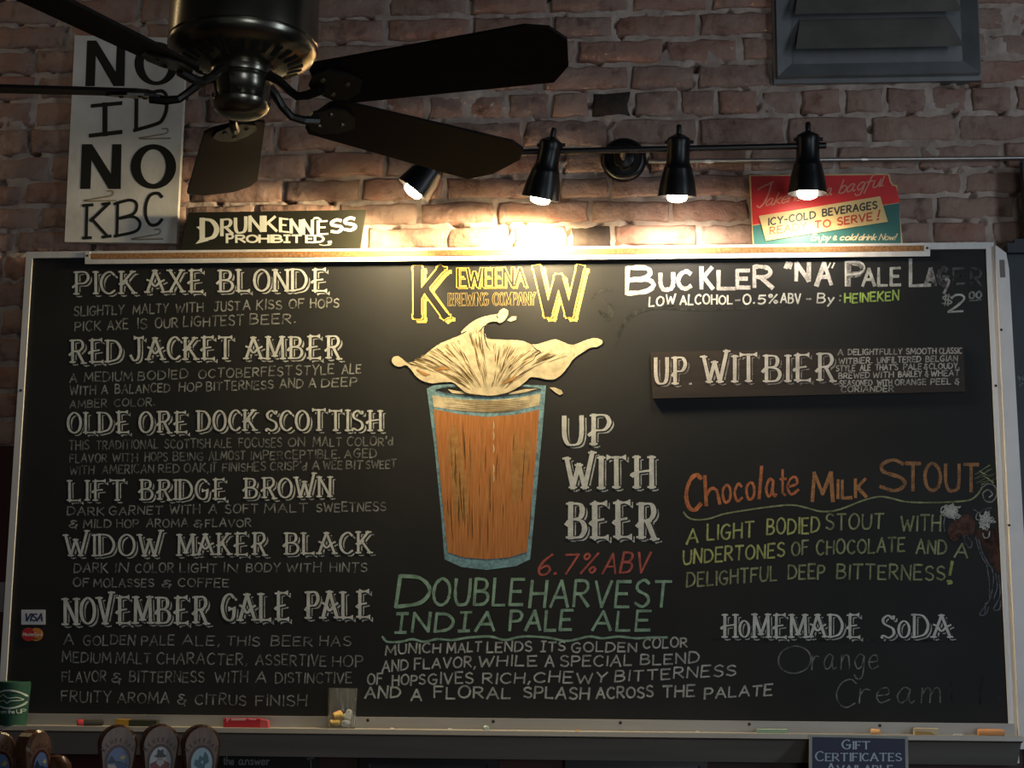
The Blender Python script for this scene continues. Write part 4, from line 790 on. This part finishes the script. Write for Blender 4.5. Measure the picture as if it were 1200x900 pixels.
# ------------------------------------------------------------------ track light with four heads
YL = -.105
tl = thing('track_light', pix(731, 188, YW), 'black track light with four swivel spot heads on the brick wall', 'light fixture')
cpos = pix(731, 188, YW - .004); M_lens = None
g = G(); g.lathe([(.058, 0), (.058, .008), (.052, .016), (.046, .018), (.043, .015), (.030, .016), (.026, .026), (.012, .032)], 36, cpos, (0, -1, 0)); g.build('canopy', M_black, tl, True)
ra, rb = pix(470, 181.5, YL), pix(968, 170.5, YL)
g = G(); g.tube([ra, rb], .0078, 10); rail = g.build('rail', M_black, tl)
mid = ra + (rb - ra) * .527
g = G(); g.tube([cpos + np.array([0, -.02, 0]), np.array([mid[0], YL + .03, mid[2] - .004]), mid], .008, 10); g.build('stem', M_black, tl)
def head(px, axis, power, warm, estr, spread, k=1.12):
    t = (px - 470) / (968 - 470); p = ra + (rb - ra) * t; ax = Vector(axis).normalized(); top = Vector(p) - ax * .030
    g = G(); g.lathe([(.004, -.026), (.006, -.022), (.006, -.006), (.014, -.002), (.024, .004), (.027, .012), (.025, .02), (.0255, .055), (.030, .068), (.0315, .07), (.0315, .074), (.037, .095), (.041, .120), (.0425, .132), (.0405, .132), (.036, .100), (.020, .085)], 28, top, ax, cap=True); g.v = [tuple(Vector(top) + (Vector(q) - Vector(top)) * k) for q in g.v]
    h = g.build('spot_head', M_black, tl, True)
    sx = Vector((1, 0, 0)); g = G(); g.tube([top + ax * .014 - sx * .034, top + ax * .014 + sx * .036], .0045, 8); g.build('swivel_pin', M_black, h)
    g = G(); g.lathe([(.018, .085), (.0225, .118), (.022, .134), (.019, .140), (.010, .1435), (.0, .1442)], 24, top, ax, cap=False); g.v = [tuple(Vector(top) + (Vector(q) - Vector(top)) * k) for q in g.v]
    ml = mat('lamp_glow_%d' % int(px), (.9, .9, .85), .4, emit=warm, estr=estr); g.build('bulb', ml, h, True)
    l = bpy.data.lights.new('spot_lamp', 'SPOT'); l.energy = power; l.color = warm; l.spot_size = math.radians(spread); l.spot_blend = .4; l.shadow_soft_size = .024
    o = bpy.data.objects.new('spot_lamp', l); COL.objects.link(o); o.location = top + ax * .170; o.rotation_euler = ax.to_track_quat('-Z', 'Y').to_euler()
WARM = (1.0, .77, .42); WARM2 = (1.0, .83, .62)
head(520, (-.62, .05, -.78), 26, WARM, 60, 142)
head(646, (-.20, .24, -.95), 50, WARM, 60, 170)
head(797, (-.03, .20, -1), 12.5, WARM2, 40, 168)
head(947, (-.02, .10, -1), 3.6, WARM2, 40, 165)





# ------------------------------------------------------------------ ceiling fan
YF = CAM[1] + 2.66
hub = pix(284, 88, YF); hx, hy, hz = hub               # hub centre at blade height
fan = thing('ceiling_fan', (hx, hy, hz), 'dark bronze ceiling fan with five brown blades hanging before the brick wall', 'ceiling fan')
M_brz = mat('antique_bronze', (.22, .205, .165), .24, .95, .15, 10); M_irn = mat('backlit_bronze_iron', (.05, .046, .042), .35, .8); M_bl = mat('dark_walnut_blade', (.009, .0045, .0045), .65, 0, .3, 14, stretch=(.4, 8, 8), spec=.2)  # blade irons are bronze with their backlit shade darkened into the colour
mh = G(); mh.lathe([(.055, .010), (.080, .014), (.115, .028), (.131, .036), (.141, .047), (.142, .055), (.1385, .058), (.141, .061), (.141, .165), (.132, .182), (.10, .215), (.05, .235), (.03, .24)], 48, hub); mot = mh.build('motor_housing', M_brz, fan, True)
for k in range(28):
    a = 2 * math.pi * k / 28; c_, s_ = math.cos(a), math.sin(a); t_ = np.array([-s_, c_, 0]); r0, r1 = .086, .113
    p0, p1 = hub + np.array([c_ * r0, s_ * r0, .0165]), hub + np.array([c_ * r1, s_ * r1, .0275])
    nrm = np.array([c_ * .5, s_ * .5, -1.]); nrm /= np.linalg.norm(nrm); e = nrm * .0015
    g = G(); g.prism([p0 - t_ * .004 + e, p0 + t_ * .004 + e, p1 + t_ * .0062 + e, p1 - t_ * .0062 + e], -nrm * .004); g.build('vent_slot', M_dark, mot)
g = G(); g.lathe([(.03, .010), (.060, .012), (.062, .002), (.060, -.006), (.052, -.009)], 40, hub); g.build('flywheel', M_brz, fan, True)
sh = G(); sh.lathe([(.045, .0), (.056, -.006), (.0565, -.012), (.0535, -.016), (.0535, -.052), (.055, -.054), (.055, -.058), (.050, -.070), (.036, -.080), (.016, -.085), (.0, -.086)], 40, hub, cap=False); sw = sh.build('switch_housing', M_brz, fan, True)
for a in (-80, -30, 200):
    c_, s_ = math.cos(math.radians(a)), math.sin(math.radians(a)); g = G(); g.lathe([(.004, 0), (.004, .002)], 8, hub + np.array([c_ * .0535, s_ * .0535, -.045]), (c_, s_, 0)); g.build('screw', M_screw, sw)
g = G(); g.lathe([(.0135, .235), (.0135, 4.4 - hz - .09)], 16, hub); g.build('downrod', M_brz, fan, True)
ztop = 4.4 - hz
g = G(); g.lathe([(.018, ztop - .10), (.045, ztop - .085), (.066, ztop - .05), (.070, ztop - .002), (.070, ztop)], 32, hub); g.build('ceiling_canopy', M_brz, fan, True)
PT = math.radians(16)
for ang in (-17, 43, 108, 187, 244):
    a = math.radians(ang); u = np.array([math.cos(a), math.sin(a), 0]); v = np.array([-math.sin(a), math.cos(a), 0])     # u outwards, v across
    vp_ = v * math.cos(PT) + np.array([0, 0, -math.sin(PT)]) ; nn = np.cross(u, vp_)
    # far edge lower on the side seen from below
    outline = [(.185, -.062), (.600, -.082), (.640, -.068), (.660, -.030), (.640, .040), (.600, .080), (.185, .062), (.168, .046), (.160, 0), (.168, -.046)]
    base = hub + np.array([0, 0, -.040])
    g = G(); g.prism([base + u * r + vp_ * s - nn * .003 for r, s in outline], nn * .006); g.build('blade', M_bl, fan)
    # iron: curved arm and a leaf-shaped plate
    g = G()
    arm = [(.050, 0, .036), (.075, .006, .022), (.095, .010, .002), (.115, .008, -.014), (.140, .004, -.016), (.170, 0, -.011)]
    g.tube([base + u * r + v * s + np.array([0, 0, z]) for r, s, z in arm], [.010, .009, .008, .008, .009, .010], 8)
    leaf = [(.150, -.012), (.175, -.040), (.205, -.046), (.235, -.030), (.255, 0), (.235, .030), (.205, .046), (.175, .040), (.150, .012)]
    g.prism([base + u * r + vp_ * s - nn * .0085 for r, s in leaf], nn * .005)
    iron = g.build('blade_iron', M_irn, fan)
    for r, s in ((.185, -.022), (.185, .022), (.225, 0)):
        g = G(); g.lathe([(.006, 0), (.004, .003)], 8, base + u * r + vp_ * s - nn * .0085, -nn); g.build('screw', M_brz, iron)

# ------------------------------------------------------------------ things on the chalk tray
zT_ = Z0 - .0275
def tray_x(px, Y=-.04): return float(pix(px, 850, Y)[0])
def ground(Y): return Z0 - .026 - (.0025 * (-Y - .008) / .048)
kz = thing('can_cooler', (tray_x(14, -.05), -.050, ground(-.05)), 'green foam can cooler with a pale oval emblem on the tray end', 'can cooler')
kc = np.array([tray_x(14, -.05), -.050, ground(-.05)])
g = G(); g.lathe([(.030, 0), (.0335, .003), (.036, .05), (.0385, .098), (.0375, .105), (.034, .106), (.033, .100), (.030, .02)], 36, kc); g.build('sleeve', mat('green_foam', (.008, .060, .038), .8, 0, .15, 30, .1, 300), kz, True)
def on_cup(V):
    V = V.copy(); rr = .0335 + (V[:, 2] - kc[2]) * .05 + .0004; dx = np.clip(V[:, 0] - kc[0], -rr * .98, rr * .98); V[:, 1] = kc[1] - np.sqrt(rr ** 2 - dx ** 2) - .0012; return V
ik = Ink(-.088, fy=on_cup); pg = mat('pale_green_print', (.42, .52, .46), .7)
el = circ(10, 819.5, 17.5, 32, 10.5); ik.line(el + el[:1], 2.0, pg, wob=0)
ik.line([(-6, 818), (0, 816), (4, 814), (6, 816), (11, 818), (19, 817.5), (24, 820), (20, 821), (12, 821.5), (8, 824), (4, 821), (-3, 823)], 1.0, pg)
ik.quads(quads_of(word_strokes('from', -6, 7, 836, 836, 4.5, 'plain', 1, 0, .1), .8), pg); ik.quads(quads_of(word_strokes('the', 9, 16, 836, 836, 4.5, 'plain', 1, 0, .1), .8), pg); ik.quads(quads_of(word_strokes('UP', 18, 25, 836, 836, 4.5, 'plain', 1, 0, .1), .8), pg); ik.build('emblem', kz)
def bar_obj(name, px0, px1, h, dp, Y, mats, lab, cat, tilt=0, bev=.0012, grp=None):
    xa_, xb_ = tray_x(px0, Y), tray_x(px1, Y); z = ground(Y) ; g = G(); c = bev
    ring = [(-dp / 2 + c, 0), (dp / 2 - c, 0), (dp / 2, c), (dp / 2, h - c), (dp / 2 - c, h), (-dp / 2 + c, h), (-dp / 2, h - c), (-dp / 2, c)]
    g.prism([(xa_, Y + a + tilt, z + b) for a, b in ring], (xb_ - xa_, -2 * tilt, 0)); o = g.build(name, mats); return tag(o, lab, cat, grp)
def stub(name, px, ln, r, Y, dirx, m, lab, cat='chalk', grp=None):
    z = ground(Y) + r; d = Vector(dirx).normalized(); c = Vector((tray_x(px, Y), Y, z)) - d * ln / 2; g = G(); g.lathe([(r * .8, 0), (r, ln * .06), (r * .97, ln * .9), (r * .75, ln)], 14, c, d); o = g.build(name, m, None, True); return tag(o, lab, cat, grp)
# markers, boxes, chalk
mk_ = thing('chalk_marker', (tray_x(95), -.036, ground(-.036)), 'dark marker with round red cap lying on the tray near the green cooler', 'marker')
cc = Vector((tray_x(92, -.05), -.050, ground(-.04) + .009)); dd = Vector((.9, .35, 0)).normalized()
g = G(); g.lathe([(.007, .008), (.0075, .012), (.007, .055), (.004, .058)], 14, cc, dd); g.build('barrel', mat('marker_black', (.02, .018, .018), .5), mk_, True)
g = G(); g.lathe([(.006, -.004), (.0085, -.002), (.0088, .010), (.0075, .011)], 16, cc, dd); g.build('cap', mat('marker_red', (.42, .03, .05), .5), mk_, True)
bx_ = bar_obj('eraser_box', 137, 185, .017, .022, -.034, mat('box_dark_green', (.02, .028, .012), .6), 'yellow and dark green chalk box on the tray behind the tap handles', 'box')
xa_, xb_ = tray_x(136.6, -.034), tray_x(152, -.034); g = G(); g.box(xa_, xb_, -.0457, -.0223, ground(-.034) - .0002, ground(-.034) + .0176); g.build('yellow_sleeve', mat('box_yellow', (.42, .22, .02), .6), bx_)
bx_ = bar_obj('chalk_box', 263, 306, .023, .022, -.034, mat('box_red', (.42, .012, .025), .5), 'red chalk box with small white print lying on the tray', 'box')
xa_, xb_ = tray_x(304.5, -.034), tray_x(315.5, -.034); g = G(); g.prism([(xa_, -.0446, ground(-.034)), (xb_, -.043, ground(-.034)), (xb_ - .002, -.043, ground(-.034) + .018), (xa_, -.0446, ground(-.034) + .022)], (0, .02, 0)); g.build('end_flap', mat('box_pink', (.45, .06, .07), .6), bx_)
ik = Ink(-.0456); wp = mat('box_white_print', (.7, .6, .6), .6); ik.line([(271 + i, 843 + (1.1 if i % 2 else -1.1)) for i in range(18)], .8, wp); ik.line([(292 + i, 843 + (.7 if i % 2 else -.7)) for i in range(9)], .6, wp); ik.line([(266, 846), (266, 841.5), (268.5, 841.5), (268.5, 843.5), (266, 843.8)], .9, wp, False); ik.build('print', bx_)
stub('chalk_stub', 569.5, .022, .0062, -.040, (.25, -1, 0), mat('chalk_pale_blue', (.42, .52, .52), .95), 'pale blue chalk stub under the middle of the menu')
bar_obj('chalk_stick', 887, 922, .012, .011, -.042, mat('chalk_mint', (.32, .46, .34), .9), 'mint green square chalk stick on the tray', 'chalk')
stub('chalk_stub', 1026, .022, .0075, -.044, (.9, -.5, 0), mat('chalk_apricot', (.72, .42, .20), .95), 'short apricot chalk stub above the gift certificate sign')
er = bar_obj('chalk_eraser', 1071, 1098, .017, .020, -.036, mat('eraser_cream', (.50, .44, .33), .9), 'cream eraser block between two orange chalk pieces on the tray', 'eraser', .003)
xa_, xb_ = tray_x(1071, -.036), tray_x(1096, -.036); g = G(); g.prism([(xa_, -.0475, ground(-.036) + .001), (xb_, -.049, ground(-.036) + .001), (xb_ - .014, -.0485, ground(-.036) + .009), (xa_, -.0470, ground(-.036) + .0105)], (0, .004, 0)); g.build('felt_pad', mat('eraser_tan', (.40, .27, .10), .9), er)
stub('chalk_stick', 1161, .060, .0085, -.038, (1, .06, 0), mat('chalk_orange_stick', (.70, .33, .14), .95), 'thick orange chalk stick at the tray end by the metal upright')
for i, (px, m_, lab) in enumerate(((459, 'chalk_crumb_white', 'white chalk crumb on the tray lip nearest the glass'), (527, 'chalk_crumb_white', 'white chalk crumb on the tray lip left of the blue stub'), (676, 'chalk_crumb_orange', 'tiny orange chalk crumb on the tray lip'), (817, 'chalk_crumb_white', 'white chalk crumb left of the mint green stick'), (1122, 'chalk_crumb_white', 'flat white chalk crumb between eraser and thick orange stick'))):
    cm = mat(m_, (.7, .7, .66) if 'white' in m_ else (.72, .38, .10), .95); xx = tray_x(px, -.052); g = G(); w_ = .006 if px < 1000 else .014
    g.prism([(xx - w_, -.055, ground(-.05)), (xx + w_, -.054, ground(-.05)), (xx + w_ * .7, -.053, ground(-.05) + .006), (xx - w_ * .5, -.054, ground(-.05) + .0065)], (0, .006, 0)); tag(g.build('chalk_crumb', cm), lab, 'chalk')
# tumbler with chalk ends
GL = bpy.data.materials.new('clear_glass'); GL.use_nodes = True; b = GL.node_tree.nodes['Principled BSDF']; b.inputs['Transmission Weight'].default_value = .955; b.inputs['Base Color'].default_value = (.85, .87, .86, 1); b.inputs['Roughness'].default_value = .03; b.inputs['IOR'].default_value = 1.3
tn = GL.node_tree.nodes.new('ShaderNodeTexNoise'); tn.inputs['Scale'].default_value = 25; mr_ = GL.node_tree.nodes.new('ShaderNodeMapRange'); mr_.inputs[3].default_value = .01; mr_.inputs[4].default_value = .04; GL.node_tree.links.new(tn.outputs['Fac'], mr_.inputs[0]); GL.node_tree.links.new(mr_.outputs[0], b.inputs['Roughness'])
gc = np.array([tray_x(400.5, -.042), -.042, ground(-.042) + .0003])
g = G(); g.lathe([(.0, 0), (.030, 0), (.0315, .003), (.0355, .094), (.0345, .0955), (.0338, .094), (.0297, .008), (.0, .008)], 40, gc, cap=False); tb = g.build('glass_tumbler', GL, None, True); tag(tb, 'clear glass tumbler holding chalk ends on the tray', 'glass')
cols = [('chalk_end_yellow', (.75, .52, .16)), ('chalk_end_white', (.72, .72, .70)), ('chalk_end_orange', (.70, .36, .14)), ('chalk_end_grey', (.50, .54, .56)), ('chalk_end_olive', (.42, .32, .12))]
ce = [(-.014, -.012, .013, 0, (1, .2, .1), 'yellow chalk end low in the glass front'), (.012, -.012, .013, 1, (.4, 1, .15), 'white chalk end low in the glass front'), (0, .012, .013, 4, (1, -.3, 0), 'olive chalk end at the glass bottom'), (-.008, -.008, .029, 0, (1, .4, .2), 'yellow chalk end lying highest in the glass'), (.016, -.004, .031, 1, (.3, .3, 1), 'white chalk end standing up in the glass'), (-.012, .010, .030, 2, (.8, -.5, .3), 'orange chalk end at the back of the glass'), (.013, .008, .028, 3, (.9, .2, .5), 'grey chalk end leaning in the glass')]
for dx, dy, dz_, ci, d, lab in ce:
    d = Vector(d).normalized(); g = G(); r = .0080; L = .023; g.lathe([(r * .7, 0), (r, .002), (r * .95, L * .85), (r * .55, L)], 12, Vector(gc) + Vector((dx, dy, dz_ + .003)) - d * L / 2, d); tag(g.build('chalk_end', mat(cols[ci][0], cols[ci][1], .95), None, True), lab, 'chalk', 'chalk ends in the glass')

# ------------------------------------------------------------------ beer taps, tower, counter
YT_ = CAM[1] + 2.38
WOOD = mat('varnished_wood', (.085, .035, .018), .25, 0, .35, 18, stretch=(6, 6, .5)); WOODF = mat('varnished_face', (.16, .085, .05), .35, 0, .3, 18, stretch=(6, 6, .5)); CHR = mat('chrome', (.55, .55, .56), .15, 1., .05)
tw_z = 1.30
def tap(px, top_px, yaw, face, lab, emblem):
    p = pix(px, top_px, YT_); H_ = p[2] - tw_z - .058; base = np.array([p[0], YT_, tw_z + .058]); root = thing('tap_handle', base, lab, 'tap handle', 'beer tap handles')
    ca, sa = math.cos(yaw), math.sin(yaw); U = np.array([ca, sa, 0]); N = np.array([sa, -ca, 0]); Zv = np.array([0, 0, 1.])        # U across, N out of the face
    hw = .030
    pts = [(-.014, 0), (.014, 0), (.020, H_ * .3), (hw, H_ - hw)] + [(hw * math.cos(t), H_ - hw + hw * math.sin(t)) for t in np.linspace(.2, math.pi - .2, 11)] + [(-hw, H_ - hw), (-.020, H_ * .3)]
    g = G(); T = .030; rings = []
    for (dpt, ins) in ((-T / 2 + .0, .004), (-T / 2 + .004, 0), (T / 2 - .004, 0), (T / 2, .004)):
        cx_, cz_ = 0, H_ * .6; rings.append([base + U * (a * (1 - ins / hw)) + Zv * (c if c < H_ * .5 else c - ins * .8) + N * dpt for a, c in pts])
    n = len(pts); V = [q for r_ in rings for q in r_]; F = [(k * n + i, k * n + (i + 1) % n, (k + 1) * n + (i + 1) % n, (k + 1) * n + i) for k in range(3) for i in range(n)]
    g.add(V, F); g.add(rings[0], [tuple(range(n - 1, -1, -1))]); g.add(rings[3], [tuple(range(n))]); g.build('paddle', WOOD, root)
    def fp(a, c, d=.0): return base + U * a + Zv * c + N * (T / 2 + d)
    g = G(); g.prism([fp(a * .86, H_ - (H_ - c) * .94 - .004 if c > H_ * .3 else c + .01, .0008) for a, c in pts], -N * .0012); g.build('face_plate', WOODF, root)
    ez = H_ - .058
    def oval(rx, rz, d, m, nm, par):
        g = G(); g.prism([fp(rx * math.cos(t), ez + rz * math.sin(t), d) for t in np.linspace(0, 2 * math.pi, 29)[:-1]], -N * .001); return g.build(nm, m, par)
    em = oval(.0205, .028, .0018, mat('emblem_rim', (.055, .012, .010), .4), 'emblem', root); oval(.0165, .0235, .0024, emblem[0], 'emblem_field', em)
    for m_, L in emblem[1]:
        g = G(); emblem_k = .003 + .0002 * emblem[1].index((m_, L)); g.prism([fp(a * .0165, ez + c * .0235, emblem_k) for a, c in L], -N * .0005); g.build('emblem_shape', m_, em)
    # arched maker's name over the emblem
    g = G(); dkp = mat('tap_dark_print', (.03, .012, .012), .5)
    for i, ch in enumerate('KEWEENAW'):
        sc = .0085 if i in (0, 7) else .0062; an = math.radians(148 - i * 116 / 7); rr = .0225
        ccx, ccz = rr * math.cos(an), ez + .004 + rr * 1.22 * math.sin(an); ta = an - math.pi / 2
        stx, lo, hi = glyph(PLAIN, 'plain', ch)
        for kind, P_ in stx:
            Q = [( (q[0] - hi / 2) * sc * .8, q[1] * sc) for q in (catmull(P_) if kind == 'c' else P_)]
            Q = [(ccx + a * math.cos(ta) - c * math.sin(ta), ccz + a * math.sin(ta) + c * math.cos(ta)) for a, c in Q]
            for s_ in seg_quads(Q, [.0011] * len(Q)): g.add([fp(a, c, .0014) for a, c in s_], [(0, 1, 2, 3)])
    g.build('lettering', dkp, root)
    # marks down the side
    g = G()
    for i, ch in enumerate('ELA'):
        stx, lo, hi = glyph(PLAIN, 'plain', ch)
        for kind, P_ in stx:
            Q = [((q[0] - .3) * .012, H_ - .055 - i * .017 + q[1] * .011) for q in (catmull(P_) if kind == 'c' else P_)]
            for s_ in seg_quads(Q, [.002] * len(Q)): g.add([base + N * a - U * (hw + .0006) + Zv * c for a, c in s_], [(0, 1, 2, 3)])
    g.build('side_lettering', dkp, root)
    g = G(); g.lathe([(.011, -.02), (.012, -.012), (.009, .004)], 16, base); g.build('ferrule', CHR, root, True)
E_ = lambda n, c: mat(n, c, .4)
sky = (E_('emblem_sky', (.10, .16, .30)), [(E_('emblem_water', (.012, .05, .16)), [(-.2, -.9), (.45, -.85), (.9, -.2), (.8, 0), (0, .05), (-.4, -.2)]), (E_('emblem_hill', (.01, .025, .04)), [(-.95, .05), (-.6, .5), (-.2, .12), (.4, .1), (.3, 0), (-.9, -.02)]), (E_('emblem_glow', (.40, .32, .12)), [(.1, .35), (.4, .2), (.75, .35), (.5, .55)]), (E_('emblem_shore', (.40, .34, .28)), [(-.95, -.1), (-.3, -.1), (.0, -.4), (-.5, -.6), (-.85, -.4)]), (E_('emblem_rust', (.25, .09, .06)), [(-.8, -.5), (-.2, -.55), (-.1, -.85), (-.5, -.85)])])
miner = (E_('emblem_white', (.42, .44, .45)), [(E_('emblem_red_shirt', (.16, .018, .015)), [(-.95, -.1), (-.3, .12), (0, -.1), (.35, .12), (.95, -.1), (.7, -.72), (0, -.98), (-.7, -.72)]), (E_('emblem_beard', (.36, .34, .33)), [(-.28, .2), (.3, .2), (.38, -.05), (0, -.3), (-.36, -.05)]), (E_('emblem_hat', (.012, .02, .022)), [(-.62, .42), (-.3, .5), (-.25, .85), (0, .75), (.25, .85), (.3, .52), (.62, .4), (.3, .3), (-.3, .32)]), (E_('emblem_face', (.30, .20, .16)), [(-.22, .32), (.22, .32), (.2, .12), (-.2, .12)])])
tree = (E_('emblem_pale_blue', (.30, .42, .46)), [(E_('emblem_teal', (.03, .12, .14)), [(-.3, -.95), (-.25, -.35), (-.7, -.1), (-.6, .25), (-.3, .2), (-.2, .5), (.1, .35), (.3, .75), (.55, .5), (.7, .1), (.3, -.15), (.3, -.9)]), (E_('emblem_pale_blue', (.30, .42, .46)), [(-.1, .1), (.15, .2), (.1, -.1)])])
tap(139, 849, .42, 0, 'tap handle with a blue water scene emblem, leftmost of the three', sky)
tap(188, 848, .42, 0, 'tap handle with a bearded hatted figure emblem, middle of the three', miner)
tap(236, 849, .42, 0, 'tap handle with a pale blue emblem nearest the black plaque', tree)
tap(40, 855, 1.25, 0, 'tap handle turned edge-on below the green can cooler', sky)
tap(-4, 857, .9, 0, 'tap handle cut off at the picture edge below the cooler', sky)
# curved chrome tap column beside the handles, drip tower and bar top
kn = pix(66, 889, YT_ + .06); g = G(); g.lathe([(.020, tw_z + .03 - kn[2]), (.022, -.10), (.026, -.03), (.024, -.008), (.014, .004), (.0, .007)], 28, kn, cap=False); tag(g.build('wooden_knob', WOOD, None, True), 'round brown knob behind the edge-on tap handle', 'knob')
xt0, xt1 = float(pix(-30, 900, YT_)[0]), float(pix(275, 900, YT_)[0])
tw = thing('beer_tower', ((xt0 + xt1) / 2, YT_, 1.08), 'steel beer tower pipe carrying the tap handles over the bar', 'beer tower')
g = G(); g.tube([(xt0 - .05, YT_ + .02, tw_z), (xt1 + .05, YT_ + .02, tw_z)], .036, 20); g.build('cross_pipe', CHR, tw, True)
for xx in (xt0, xt1): g = G(); g.lathe([(.05, 0), (.05, .012), (.034, .016), (.034, tw_z - 1.08)], 24, (xx, YT_ + .02, 1.08)); g.build('column', CHR, tw, True)
g = G(); g.box(-1.9, 2.1, YT_ - .35, YT_ + .30, 1.03, 1.08); bc = thing('bar_counter', (.1, YT_, 0), 'dark varnished wooden bar counter under the beer tower', 'bar counter'); g.build('worktop', mat('bar_wood', (.05, .022, .012), .3, 0, .3, 8, stretch=(.3, 4, 1)), bc)
g = G(); g.box(-1.85, 2.05, YT_ - .25, YT_ + .22, 0, 1.03); g.build('body', mat('bar_panel', (.03, .014, .010), .5), bc)
